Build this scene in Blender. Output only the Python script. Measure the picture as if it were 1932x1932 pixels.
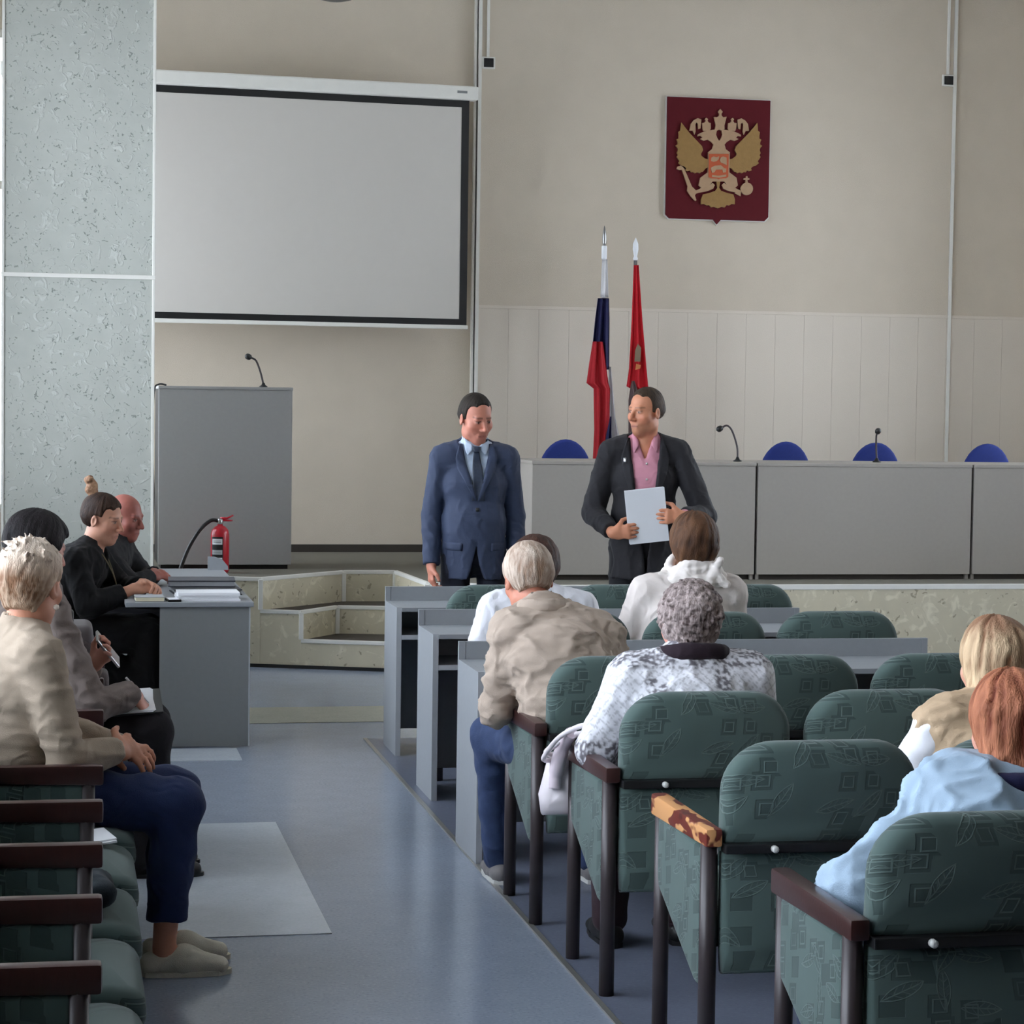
import bpy, bmesh, math, random
import numpy as np
from mathutils import Vector, Matrix
from mathutils.bvhtree import BVHTree
from mathutils.geometry import tessellate_polygon

random.seed(7); np.random.seed(7)
for o in list(bpy.data.objects): bpy.data.objects.remove(o, do_unlink=True)
scene = bpy.context.scene
COL = scene.collection

# ------------------------------------------------------------------ camera
F_PX, EYE = 4300.0, 1.72
YAW, PITCH, ROLL = math.radians(11.3), math.radians(2.85), math.radians(0.8)
cam_data = bpy.data.cameras.new('camera'); cam = bpy.data.objects.new('camera', cam_data); COL.objects.link(cam)
fw = Vector((math.sin(YAW)*math.cos(PITCH), math.cos(YAW)*math.cos(PITCH), -math.sin(PITCH)))
rt = Vector((math.cos(YAW), -math.sin(YAW), 0)); up = rt.cross(fw)
r2 = rt*math.cos(ROLL)+up*math.sin(ROLL); u2 = up*math.cos(ROLL)-rt*math.sin(ROLL)
cam.matrix_world = Matrix(((r2.x, u2.x, -fw.x, 0), (r2.y, u2.y, -fw.y, 0), (r2.z, u2.z, -fw.z, EYE), (0, 0, 0, 1)))
cam_data.sensor_fit = 'HORIZONTAL'; cam_data.sensor_width = 36.0
cam_data.lens = 36.0*F_PX/1932.0
cam_data.clip_start = 0.05; cam_data.clip_end = 200
scene.camera = cam

# ------------------------------------------------------------------ daylight: bright overcast sky seen through the windows
world = bpy.data.worlds.new('overcast'); scene.world = world; world.use_nodes = True
wn = world.node_tree; wn.nodes.clear()
wo = wn.nodes.new('ShaderNodeOutputWorld'); wb = wn.nodes.new('ShaderNodeBackground')
wb.inputs['Color'].default_value = (0.85, 0.94, 1.07, 1); wb.inputs['Strength'].default_value = 8.5
wn.links.new(wb.outputs[0], wo.inputs[0])
vs = scene.view_settings
vs.view_transform = 'Standard'; vs.look = 'None'; vs.gamma = 1.0; vs.use_curve_mapping = False; vs.exposure = 0.0

# ------------------------------------------------------------------ helpers
def lin(c):
    return tuple(((v/255)/12.92 if v/255 <= .04045 else ((v/255+.055)/1.055)**2.4) for v in c)

def mat(name, col, rough=.6, var=.10, scale=14., bump=0., bscale=160., spec=.5, metal=0., coat=0., coatr=.1, stretch=None, sheen=0., trans=0.):
    m = bpy.data.materials.new(name); m.use_nodes = True
    nt = m.node_tree; n = nt.nodes; l = nt.links
    p = n['Principled BSDF']
    c = lin(col)
    tc = n.new('ShaderNodeTexCoord'); mp = n.new('ShaderNodeMapping'); l.new(tc.outputs['Object'], mp.inputs[0])
    if stretch: mp.inputs['Scale'].default_value = stretch
    nz = n.new('ShaderNodeTexNoise'); nz.inputs['Scale'].default_value = scale; nz.inputs['Detail'].default_value = 4
    l.new(mp.outputs[0], nz.inputs['Vector'])
    mx = n.new('ShaderNodeMix'); mx.data_type = 'RGBA'
    mx.inputs[6].default_value = (*[v*(1-var) for v in c], 1); mx.inputs[7].default_value = (*[min(1, v*(1+var)) for v in c], 1)
    l.new(nz.outputs['Fac'], mx.inputs[0]); l.new(mx.outputs[2], p.inputs['Base Color'])
    p.inputs['Roughness'].default_value = rough; p.inputs['Metallic'].default_value = metal
    p.inputs['Specular IOR Level'].default_value = spec
    p.inputs['Coat Weight'].default_value = coat; p.inputs['Coat Roughness'].default_value = coatr
    p.inputs['Sheen Weight'].default_value = sheen
    p.inputs['Transmission Weight'].default_value = trans
    if bump:
        b2 = n.new('ShaderNodeTexNoise'); b2.inputs['Scale'].default_value = bscale; b2.inputs['Detail'].default_value = 3
        l.new(mp.outputs[0], b2.inputs['Vector'])
        bp = n.new('ShaderNodeBump'); bp.inputs['Strength'].default_value = bump; bp.inputs['Distance'].default_value = .01
        l.new(b2.outputs['Fac'], bp.inputs['Height']); l.new(bp.outputs[0], p.inputs['Normal'])
    return m

def attr_mat(name, rough=.55, bump=.15, bscale=120., spec=.4, stretch=None, sheen=0.):
    """surface whose own colours (hairline, lips, hair streaks, cloth print) are stored on the mesh as 'Col'"""
    m = mat(name, (200, 200, 200), rough, .12, 30, bump, bscale, spec, stretch=stretch, sheen=sheen)
    nt = m.node_tree; n = nt.nodes; l = nt.links
    at = n.new('ShaderNodeAttribute'); at.attribute_name = 'Col'
    nz = next(x for x in n if x.type == 'TEX_NOISE' and any(k.to_node.type == 'MIX' for k in x.outputs['Fac'].links))
    mr = n.new('ShaderNodeMapRange'); mr.inputs[3].default_value = .88; mr.inputs[4].default_value = 1.12
    l.new(nz.outputs['Fac'], mr.inputs[0])
    mu = n.new('ShaderNodeVectorMath'); mu.operation = 'SCALE'
    l.new(at.outputs['Color'], mu.inputs[0]); l.new(mr.outputs[0], mu.inputs[3])
    l.new(mu.outputs[0], n['Principled BSDF'].inputs['Base Color'])
    return m

def pattern_mat(name, base, dark, light, scale, rough, kind, bump=.25, sheen=0.):
    m = mat(name, base, rough, .10, 9, 0, spec=.35, sheen=sheen)
    nt = m.node_tree; n = nt.nodes; l = nt.links; p = n['Principled BSDF']
    mp = next(x for x in n if x.type == 'MAPPING'); mx = next(x for x in n if x.type == 'MIX')
    def mixc(fac, col, prev):
        k = n.new('ShaderNodeMix'); k.data_type = 'RGBA'
        l.new(fac, k.inputs[0]); l.new(prev, k.inputs[6]); k.inputs[7].default_value = (*lin(col), 1)
        return k.outputs[2]
    def ramp(src, a, b):
        r = n.new('ShaderNodeMapRange'); r.inputs[1].default_value = a; r.inputs[2].default_value = b; r.clamp = True
        l.new(src, r.inputs[0]); return r.outputs[0]
    def math_(op, a, b):
        q = n.new('ShaderNodeMath'); q.operation = op
        for i, v in enumerate((a, b)):
            if isinstance(v, (int, float)): q.inputs[i].default_value = v
            else: l.new(v, q.inputs[i])
        return q.outputs[0]
    out = mx.outputs[2]
    if kind == 'upholstery':
        # woven motif: scattered squares and veined leaves, laid out in (x+y, z) of the cushion
        sx = n.new('ShaderNodeSeparateXYZ'); l.new(mp.outputs[0], sx.inputs[0])
        cb = n.new('ShaderNodeCombineXYZ'); l.new(math_('ADD', sx.outputs[0], math_('MULTIPLY', sx.outputs[1], 1.0)), cb.inputs[0]); l.new(math_('ADD', sx.outputs[2], math_('MULTIPLY', sx.outputs[1], .25)), cb.inputs[1])
        def layer(sc, off):
            sh_ = n.new('ShaderNodeVectorMath'); sh_.operation = 'ADD'; l.new(cb.outputs[0], sh_.inputs[0]); sh_.inputs[1].default_value = (off, off*.7, 0)
            v = n.new('ShaderNodeTexVoronoi'); v.voronoi_dimensions = '2D'; v.distance = 'CHEBYCHEV'; v.inputs['Scale'].default_value = sc; v.inputs['Randomness'].default_value = .85
            l.new(sh_.outputs[0], v.inputs['Vector'])
            pk = n.new('ShaderNodeSeparateColor'); l.new(v.outputs['Color'], pk.inputs[0])
            lo_ = n.new('ShaderNodeVectorMath'); lo_.operation = 'SUBTRACT'; l.new(sh_.outputs[0], lo_.inputs[0]); l.new(v.outputs['Position'], lo_.inputs[1])
            ro = n.new('ShaderNodeVectorRotate'); ro.rotation_type = 'Z_AXIS'; l.new(lo_.outputs[0], ro.inputs['Vector']); l.new(math_('MULTIPLY', pk.outputs[2], 6.28), ro.inputs['Angle'])
            q = n.new('ShaderNodeSeparateXYZ'); l.new(ro.outputs[0], q.inputs[0])
            return v, pk, math_('MULTIPLY', q.outputs[0], sc), math_('ABSOLUTE', math_('MULTIPLY', q.outputs[1], sc), 0)
        v, pk, a_, b_ = layer(scale, 0.)
        sq = math_('MULTIPLY', ramp(v.outputs['Distance'], .36, .34), ramp(pk.outputs[0], .30, .31))
        inner = math_('MULTIPLY', math_('MULTIPLY', ramp(v.outputs['Distance'], .24, .22), ramp(v.outputs['Distance'], .17, .19)), ramp(pk.outputs[0], .60, .61))
        v2, pk2, a2, b2_ = layer(scale*.62, 3.3)
        wd = math_('SUBTRACT', .15, math_('MULTIPLY', math_('MULTIPLY', a2, a2), .75))
        lf = math_('MULTIPLY', ramp(math_('SUBTRACT', wd, b2_), 0., .02), ramp(pk2.outputs[1], .22, .23))
        rib = math_('MULTIPLY', lf, ramp(b2_, .016, .008))
        vein = math_('MULTIPLY', lf, ramp(math_('SINE', math_('MULTIPLY', math_('ADD', a2, b2_), 42.), 0), .75, .95))
        rim = math_('MULTIPLY', math_('MULTIPLY', ramp(math_('SUBTRACT', wd, b2_), 0., .012), ramp(math_('SUBTRACT', wd, b2_), .035, .022)), ramp(pk2.outputs[1], .22, .23))
        ln = math_('MAXIMUM', math_('MAXIMUM', rib, math_('MULTIPLY', vein, .6)), math_('MAXIMUM', rim, inner))
        h = math_('MAXIMUM', sq, math_('MULTIPLY', lf, .55))
        out = mixc(math_('MULTIPLY', h, .6), dark, out); out = mixc(math_('MULTIPLY', ln, .5), light, out)
        hh = math_('ADD', math_('MULTIPLY', h, -.6), ln)
    elif kind == 'flecks':
        v = n.new('ShaderNodeTexVoronoi'); v.inputs['Scale'].default_value = scale
        nz = n.new('ShaderNodeTexNoise'); nz.inputs['Scale'].default_value = scale*1.4; nz.inputs['Detail'].default_value = 2
        l.new(mp.outputs[0], nz.inputs['Vector'])
        ad = n.new('ShaderNodeMix'); ad.data_type = 'RGBA'; ad.inputs[0].default_value = .16
        l.new(mp.outputs[0], ad.inputs[6]); l.new(nz.outputs['Color'], ad.inputs[7]); l.new(ad.outputs[2], v.inputs['Vector'])
        f1 = ramp(v.outputs['Distance'], .22, .12)
        n2 = n.new('ShaderNodeTexNoise'); n2.inputs['Scale'].default_value = scale*.8; n2.inputs['Detail'].default_value = 5; n2.inputs['Distortion'].default_value = 1.2
        l.new(mp.outputs[0], n2.inputs['Vector'])
        f2 = ramp(n2.outputs['Fac'], .56, .68)
        out = mixc(math_('MULTIPLY', f2, .6), light, out); out = mixc(math_('MULTIPLY', f1, .65), dark, out)
        hh = math_('SUBTRACT', f2, f1)
    elif kind == 'speckle':
        n2 = n.new('ShaderNodeTexNoise'); n2.inputs['Scale'].default_value = scale; n2.inputs['Detail'].default_value = 2
        l.new(mp.outputs[0], n2.inputs['Vector'])
        f1 = ramp(n2.outputs['Fac'], .55, .72); f2 = ramp(n2.outputs['Fac'], .42, .3)
        out = mixc(math_('MULTIPLY', f1, .5), light, out); out = mixc(math_('MULTIPLY', f2, .5), dark, out)
        hh = f1
    l.new(out, p.inputs['Base Color'])
    bp = n.new('ShaderNodeBump'); bp.inputs['Strength'].default_value = bump; bp.inputs['Distance'].default_value = .004
    l.new(hh, bp.inputs['Height']); l.new(bp.outputs[0], p.inputs['Normal'])
    return m

def obj(name, me, m=None, parent=None, loc=None, rot=None, smooth=None):
    o = bpy.data.objects.new(name, me); COL.objects.link(o)
    if m and me is not None and not me.materials: me.materials.append(m)
    if parent: o.parent = parent
    if loc is not None: o.location = loc
    if rot is not None: o.rotation_euler = rot
    return o

def empty(name, loc=(0, 0, 0), rz=0.):
    o = bpy.data.objects.new(name, None); COL.objects.link(o); o.empty_display_size = .1
    o.location = loc; o.rotation_euler = (0, 0, rz); return o

def tag(o, label=None, cat=None, group=None, kind=None):
    if label: o['label'] = label
    if cat: o['category'] = cat
    if group: o['group'] = group
    if kind: o['kind'] = kind
    return o

def copy_tree(o, parent=None):
    c = o.copy(); COL.objects.link(c); c.parent = parent
    for ch in list(o.children): copy_tree(ch, c)
    return c

def bm_mesh(bm, name='m', smooth=False, angle=None):
    bmesh.ops.recalc_face_normals(bm, faces=bm.faces[:])
    me = bpy.data.meshes.new(name); bm.to_mesh(me); bm.free()
    if smooth:
        for p in me.polygons: p.use_smooth = True
        if angle:
            try: me.set_sharp_from_angle(angle=math.radians(angle))
            except Exception: pass
    return me

def box_into(bm, x0, x1, y0, y1, z0, z1, bev=0.):
    r = bmesh.ops.create_cube(bm, size=1.0)
    vsx = r['verts']
    for v in vsx: v.co = Vector(((x0+x1)/2+v.co.x*(x1-x0), (y0+y1)/2+v.co.y*(y1-y0), (z0+z1)/2+v.co.z*(z1-z0)))
    if bev > 0:
        es = list({e for v in vsx for e in v.link_edges})
        bmesh.ops.bevel(bm, geom=es, offset=bev, segments=2, affect='EDGES', profile=.6)

def box(x0, x1, y0, y1, z0, z1, bev=0.):
    bm = bmesh.new(); box_into(bm, x0, x1, y0, y1, z0, z1, bev); return bm_mesh(bm)

def prism(poly, a0, a1, axis='z', holes=None):
    """extrude a 2D outline; axis z: (x,y); axis y: (x,z); axis x: (y,z)"""
    def P(p, t):
        return {'z': (p[0], p[1], t), 'y': (p[0], t, p[1]), 'x': (t, p[0], p[1])}[axis]
    tri = tessellate_polygon([[Vector((p[0], p[1], 0)) for p in poly]])
    n = len(poly)
    vs_ = [P(p, a0) for p in poly]+[P(p, a1) for p in poly]
    fs = [tuple(t) for t in tri]+[tuple(n+i for i in t[::-1]) for t in tri]+[(i, (i+1) % n, n+(i+1) % n, n+i) for i in range(n)]
    me = bpy.data.meshes.new('p'); me.from_pydata(vs_, [], fs)
    bm = bmesh.new(); bm.from_mesh(me); bmesh.ops.recalc_face_normals(bm, faces=bm.faces[:]); bm.to_mesh(me); bm.free()
    return me

def tube(path, rad, seg=10, closed=False, caps=True):
    P = [Vector(p) for p in path]; n = len(P)
    rads = rad if isinstance(rad, (list, tuple)) else [rad]*n
    vs_, fs = [], []
    prev = None
    for i, p in enumerate(P):
        t = (P[min(i+1, n-1)]-P[max(i-1, 0)]).normalized()
        if prev is None:
            a = Vector((0, 0, 1)) if abs(t.z) < .9 else Vector((1, 0, 0)); u = t.cross(a).normalized()
        else: u = (prev-t*prev.dot(t)).normalized()
        prev = u; w = t.cross(u)
        for k in range(seg):
            a = 2*math.pi*k/seg; vs_.append(p+(u*math.cos(a)+w*math.sin(a))*rads[i])
    for i in range(n-1):
        for k in range(seg): fs.append((i*seg+k, i*seg+(k+1) % seg, (i+1)*seg+(k+1) % seg, (i+1)*seg+k))
    if caps: fs.append(tuple(range(seg))[::-1]); fs.append(tuple((n-1)*seg+k for k in range(seg)))
    me = bpy.data.meshes.new('t'); me.from_pydata(vs_, [], fs)
    for p in me.polygons: p.use_smooth = len(p.vertices) == 4
    return me

def lathe(prof, seg=24, c=(0, 0, 0)):
    vs_, fs = [], []
    for r, z in prof:
        for k in range(seg):
            a = 2*math.pi*k/seg; vs_.append((c[0]+r*math.cos(a), c[1]+r*math.sin(a), c[2]+z))
    for i in range(len(prof)-1):
        for k in range(seg): fs.append((i*seg+k, i*seg+(k+1) % seg, (i+1)*seg+(k+1) % seg, (i+1)*seg+k))
    fs.append(tuple(range(seg))[::-1]); fs.append(tuple((len(prof)-1)*seg+k for k in range(seg)))
    me = bpy.data.meshes.new('l'); me.from_pydata(vs_, [], fs)
    for p in me.polygons: p.use_smooth = len(p.vertices) == 4
    return me

def smooth_path(pts, n=6):
    P = [Vector(p) for p in pts]; out = []
    for i in range(len(P)-1):
        p0, p1, p2, p3 = P[max(i-1, 0)], P[i], P[i+1], P[min(i+2, len(P)-1)]
        for k in range(n):
            t = k/n
            out.append(.5*((2*p1)+(p2-p0)*t+(2*p0-5*p1+4*p2-p3)*t*t+(3*p1-p0-3*p2+p3)*t**3))
    out.append(P[-1]); return out

def pillow(outline, thick, r, axis='y', bend=None, seg=4, dome=0.):
    """cushion: convex 2D outline given thickness with rounded rim"""
    n = len(outline); P = [Vector((p[0], p[1])) for p in outline]
    area = sum(P[i].x*P[(i+1) % n].y-P[(i+1) % n].x*P[i].y for i in range(n))
    if area < 0: P = P[::-1]
    N = []
    for i in range(n):
        t = (P[(i+1) % n]-P[i-1]).normalized(); N.append(Vector((t.y, -t.x)))
    loops = []
    for s in range(2*seg+2):
        if s <= seg: a = math.pi/2*s/seg; t = -thick/2+r*(1-math.cos(math.pi/2-a)) if False else -thick/2+r*(1-math.cos(a)) ; ins = r*(1-math.sin(a))
        else: a = math.pi/2*(2*seg+1-s)/seg; t = thick/2-r*(1-math.cos(a)); ins = r*(1-math.sin(a))
        loops.append((t, ins))
    C = sum(P, Vector((0, 0)))/n
    vs_, fs = [], []
    def V(p, t):
        b = bend(p.x, p.y) if bend else 0.
        return {'y': (p.x, t+b, p.y), 'z': (p.x, p.y, t+b), 'x': (t+b, p.x, p.y)}[axis]
    for t, ins in loops:
        for i in range(n): vs_.append(V(P[i]-N[i]*ins, t))
    m = len(loops)
    for s in range(m-1):
        for i in range(n): fs.append((s*n+i, s*n+(i+1) % n, (s+1)*n+(i+1) % n, (s+1)*n+i))
    # inner rings for the two faces
    for end, s in ((0, 0), (1, m-1)):
        base = s*n; t0, ins = loops[s]
        prevb = base
        for q in (.72, .4):
            nb = len(vs_)
            for i in range(n): vs_.append(V(C+(P[i]-N[i]*ins-C)*q, t0+(dome*(1-q*q))*(1 if end else -1)))
            for i in range(n): fs.append((prevb+i, prevb+(i+1) % n, nb+(i+1) % n, nb+i))
            prevb = nb
        c = len(vs_); vs_.append(V(C, t0+dome*(1 if end else -1)))
        for i in range(n): fs.append((prevb+i, prevb+(i+1) % n, c))
    me = bpy.data.meshes.new('c'); me.from_pydata(vs_, [], fs)
    bm = bmesh.new(); bm.from_mesh(me); bmesh.ops.recalc_face_normals(bm, faces=bm.faces[:]); bm.to_mesh(me); bm.free()
    for p in me.polygons: p.use_smooth = True
    return me

def arc(cx, cy, rx, ry, a0, a1, n):
    return [(cx+rx*math.cos(math.radians(a0+(a1-a0)*i/n)), cy+ry*math.sin(math.radians(a0+(a1-a0)*i/n))) for i in range(n+1)]

def rrect(x0, x1, y0, y1, r, n=4):
    return arc(x1-r, y1-r, r, r, 0, 90, n)+arc(x0+r, y1-r, r, r, 90, 180, n)+arc(x0+r, y0+r, r, r, 180, 270, n)+arc(x1-r, y0+r, r, r, 270, 360, n)

def struct(name, me, m, parent=None, label=None, cat=None):
    o = obj(name, me, m, parent)
    if parent is None: tag(o, label, cat, kind='structure')
    return o

# ------------------------------------------------------------------ materials of the place
M = {}
M['wall'] = mat('wall_paint', (206, 194, 176), .85, .05, 5, .25, 220)
M['wallp'] = mat('wall_panel_pvc', (217, 206, 191), .6, .04, 3, .12, 160)  # PVC panels, made paler to carry the light on the lower wall
M['white'] = mat('white_trim', (226, 224, 216), .5, .04)
M['wood'] = mat('rear_wall_brown', (104, 84, 66), .6, .15, 8)  # unseen rear wall, given a dark brown to cut bounced light
M['ceil'] = mat('ceiling_paint', (200, 198, 192), .9, .04)
M['paper'] = pattern_mat('pillar_wallpaper', (180, 183, 175), (112, 120, 112), (200, 203, 196), 19., .75, 'flecks', .6)
M['stone'] = pattern_mat('stage_facing', (202, 193, 168), (124, 112, 90), (232, 224, 200), 13., .55, 'flecks', .3)
M['floor'] = pattern_mat('floor_vinyl', (142, 151, 166), (116, 126, 142), (164, 172, 185), 90., .17, 'speckle', .03)
M['floord'] = pattern_mat('floor_vinyl_dark', (108, 114, 130), (92, 96, 114), (126, 132, 148), 90., .3, 'speckle', .03)
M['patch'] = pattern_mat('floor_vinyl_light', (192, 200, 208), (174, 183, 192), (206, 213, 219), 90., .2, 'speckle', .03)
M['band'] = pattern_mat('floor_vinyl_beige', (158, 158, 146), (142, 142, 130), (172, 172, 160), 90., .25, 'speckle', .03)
M['carpet'] = mat('stage_carpet', (112, 108, 96), .95, .12, 60, .3, 300)
M['tread'] = mat('step_tread_cover', (70, 63, 54), .9, .12, 60, .2, 300)
M['alu'] = mat('aluminium_strip', (176, 174, 168), .35, .05, metal=.7)
M['dark'] = mat('dark_baseboard', (52, 46, 40), .6, .1)
M['grey'] = mat('grey_laminate', (146, 150, 154), .5, .05, 40, .05, 400)
M['pres'] = mat('presidium_laminate', (158, 152, 144), .55, .05, 40, .05, 400)
M['greyd'] = mat('grey_laminate_dark', (128, 130, 130), .55, .05, 40, .05, 400)
M['lect'] = mat('lectern_laminate', (163, 162, 160), .55, .05, 40, .05, 400)
M['edge'] = mat('laminate_edge', (176, 180, 184), .5, .05)
M['uph'] = pattern_mat('green_upholstery', (78, 96, 92), (48, 63, 61), (112, 132, 127), 15., .92, 'upholstery', .5, sheen=.2)
M['arm'] = mat('varnished_arm_wood', (58, 30, 28), .38, .25, 18, .05, 60, stretch=(1, 6, 1), coat=.3)
M['tubem'] = mat('brown_steel_tube', (58, 50, 52), .4, .08)
M['barb'] = mat('black_bar', (22, 22, 24), .5, .1)
M['black'] = mat('black_plastic', (18, 18, 19), .45, .1)
M['screen'] = mat('screen_fabric', (200, 195, 187), .8, .02)
M['blue'] = mat('blue_upholstery', (22, 44, 120), .8, .12, 60, .2, 400)
M['paperw'] = mat('white_paper', (238, 240, 244), .7, .02)
M['metal'] = mat('satin_metal', (170, 170, 170), .3, .05, metal=.9)
M['red'] = mat('extinguisher_red', (190, 16, 40), .3, .06, coat=.3)
M['knob'] = mat('white_knob', (205, 205, 200), .4, .05)
for _k in ('floor', 'patch', 'band'): M[_k].node_tree.nodes['Principled BSDF'].inputs['Specular IOR Level'].default_value = .22

# ================================================================== THE SETTING
WF = 16.75            # plane of the front wall
XL, XR, YB, ZC = -0.95, 8.2, -3.0, 5.1
ST = 0.567            # stage height
floor = struct('floor', box(XL-.2, XR+.2, YB-.2, WF+.3, -.2, 0), M['floor'], label='blue grey speckled vinyl floor with glossy finish')
obj('seating_floor', box(1.526, XR, YB, 11.30, 0, .004), M['floord'], floor)
obj('edge_strip', box(1.512, 1.530, YB, 11.30, 0, .007), M['alu'], floor)
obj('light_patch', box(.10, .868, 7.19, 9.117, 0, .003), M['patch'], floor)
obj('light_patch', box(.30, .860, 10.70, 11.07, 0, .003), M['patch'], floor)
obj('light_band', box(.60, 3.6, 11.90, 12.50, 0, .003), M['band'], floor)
struct('ceiling', box(XL-.2, XR+.2, YB-.2, WF+.3, ZC, ZC+.1), M['ceil'], label='plain white ceiling of the hall')
struct('wall_back', box(XL-.2, XR+.2, YB-.2, YB, 0, ZC), M['wood'], label='dark brown rear wall of the hall')

# window wall on the left: openings, frames and panes are built
pane_m = bpy.data.materials.new('window_glass'); pane_m.use_nodes = True
_n = pane_m.node_tree.nodes; _l = pane_m.node_tree.links; _n.clear()
_o = _n.new('ShaderNodeOutputMaterial'); _t = _n.new('ShaderNodeBsdfTransparent'); _g = _n.new('ShaderNodeBsdfGlossy'); _m = _n.new('ShaderNodeMixShader')
_f = _n.new('ShaderNodeFresnel'); _f.inputs[0].default_value = 1.3; _g.inputs['Roughness'].default_value = .03
_l.new(_f.outputs[0], _m.inputs[0]); _l.new(_t.outputs[0], _m.inputs[1]); _l.new(_g.outputs[0], _m.inputs[2]); _l.new(_m.outputs[0], _o.inputs[0])
wins = [(3.2, 5.5), (5.8, 8.1), (8.6, 10.4), (11.1, 13.2), (14.4, 16.2)]  # last opening is added to brighten the front wall beyond the pillar
added_rwins = [(10.4, 12.2), (13.4, 15.2)]  # unseen windows added to light the right part of the front wall
WZ0, WZ1 = .85, 4.3
bm = bmesh.new(); ys = [YB]+[v for w in wins for v in w]+[WF]
for i in range(0, len(ys), 2): box_into(bm, XL-.25, XL, ys[i], ys[i+1], WZ0, WZ1)
box_into(bm, XL-.25, XL, YB, WF, 0, WZ0); box_into(bm, XL-.25, XL, YB, WF, WZ1, ZC)
struct('wall_left', bm_mesh(bm), M['wall'], label='window wall along the left side of the hall')
bm = bmesh.new(); ys = [YB]+[v for w in added_rwins for v in w]+[WF+.3]
for i in range(0, len(ys), 2): box_into(bm, XR, XR+.25, ys[i], ys[i+1], WZ0, WZ1)
box_into(bm, XR, XR+.25, YB, WF+.3, 0, WZ0); box_into(bm, XR, XR+.25, YB, WF+.3, WZ1, ZC)
struct('wall_right', bm_mesh(bm), M['wall'], label='right wall of the hall with two added windows near the stage')
def make_window(n, a0, a1, axis):
    root = empty('window_%d' % n, {'y': (XL-.12, (a0+a1)/2, WZ0), 'r': (XR+.12, (a0+a1)/2, WZ0), 'x': ((a0+a1)/2, WF+.08, WZ0)}[axis], {'y': 0, 'r': math.pi, 'x': math.pi/2}[axis])
    tag(root, 'tall white framed daylight window', kind='structure')
    w = (a1-a0)/2; h = WZ1-WZ0
    bm = bmesh.new()
    for (p, q) in ((-w, -w+.06), (w-.06, w)): box_into(bm, -.03, .03, p, q, 0, h)
    box_into(bm, -.03, .03, -w+.06, w-.06, 0, .06); box_into(bm, -.03, .03, -w+.06, w-.06, h-.06, h)
    if w > .6: box_into(bm, -.025, .025, -.03, .03, .06, h-.06)
    box_into(bm, -.025, .025, -w+.06, w-.06, h*.68-.03, h*.68+.03)
    obj('window_frame', bm_mesh(bm), M['white'], root)
    cols = ((-w+.06, -.03), (.03, w-.06)) if w > .6 else ((-w+.06, w-.06),)
    for (p, q) in cols:
        for (z0, z1) in ((.06, h*.68-.03), (h*.68+.03, h-.06)): obj('pane', box(-.004, .004, p, q, z0, z1), pane_m, root)
    if axis != 'x':
        obj('window_sill', box(.02, .22, -w-.05, w+.05, -.03, .005), M['white'], root)
for i, (a, b) in enumerate(wins):
    make_window(i+1, a, b, 'y')
for i, (a, b) in enumerate(added_rwins):
    make_window(len(wins)+1+i, a, b, 'r')
make_window(len(wins)+len(added_rwins)+1, -.85, -.33, 'x')

# front wall: plain recessed part on the left, panelled part on the right
bm = bmesh.new()
box_into(bm, XL-.2, -.85, WF, WF+.2, 0, ZC); box_into(bm, -.33, XR+.2, WF+.05, WF+.25, 0, ZC)
box_into(bm, -.85, -.33, WF, WF+.2, 0, WZ0); box_into(bm, -.85, -.33, WF, WF+.2, WZ1, ZC)
wall_front = struct('wall_front', bm_mesh(bm), M['wall'], label='pale grey beige front wall behind the stage')
def panel_mesh(w, z0, z1, t, bev):
    return box(0, w, -t, 0, z0, z1, bev)
seam = 2.40; pitch = .231; x = 3.07
pm_low = panel_mesh(pitch-.0012, ST+.001, seam-.006, .05, .0012)
while x < XR-pitch:
    o = obj('wall_panel', pm_low, M['wallp'], wall_front, (x, WF+.05-(0. if x < 6.76 else -.0), 0)); x += pitch
for (x0, x1, d) in ((3.07, 6.775, .05), (6.80, XR, .03)):
    obj('wall_panel', box(x0, x1, WF+.05-d, WF+.05, seam+.006, ZC-.001, .003), M['wall'], wall_front)
t = struct('trim_1', box(3.02, 3.035, WF+.0, WF+.05, ST, ZC), M['white'], label='narrow white vertical strip beside the projection screen')
struct('trim_2', box(3.045, 3.07, WF-.015, WF+.05, ST, ZC), M['white'], label='white corner strip at the panelled wall edge')
struct('trim_3', box(6.775, 6.80, WF-.01, WF+.05, ST, ZC), M['white'], label='white vertical strip right of the coat of arms')
struct('trim_4', box(3.07, XR, WF-.004, WF+.02, seam-.012, seam+.012, .003), M['wallp'], label='pale horizontal rail across the panelled wall')
struct('baseboard_front', box(-.3, 3.02, WF+.02, WF+.05, ST, ST+.055), M['dark'], label='dark baseboard under the left wall on stage')
for nm, px, pz, lab in (('a', 3.12, 4.20, 'beside the projection screen'), ('b', 6.73, 4.217, 'beyond the coat of arms')):
    r = empty('wall_socket', (px, WF-.0, pz)); tag(r, 'small black square socket on thin conduit '+lab, 'socket')
    obj('frame', box(-.05, .05, -.022, 0, -.045, .045, .006), M['white'], r)
    obj('faceplate', box(-.036, .036, -.03, -.018, -.033, .033, .004), M['black'], r)
    obj('conduit', box(-.014, .006, -.018, 0, .045, ZC-pz, .003), M['white'], r)

# pillar with pale wallpaper
pil = struct('pillar', box(-.316, .551, 13.55, 14.15, 0, ZC), M['paper'], label='square pillar covered in pale flecked wallpaper')
obj('corner_strip', box(.540, .556, 13.543, 13.56, 0, ZC, .003), M['white'], pil)
obj('corner_strip', box(-.321, -.305, 13.543, 13.56, 0, ZC, .003), M['white'], pil)
obj('rail', box(-.322, .558, 13.54, 13.555, 2.385, 2.41, .003), M['white'], pil)

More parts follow.
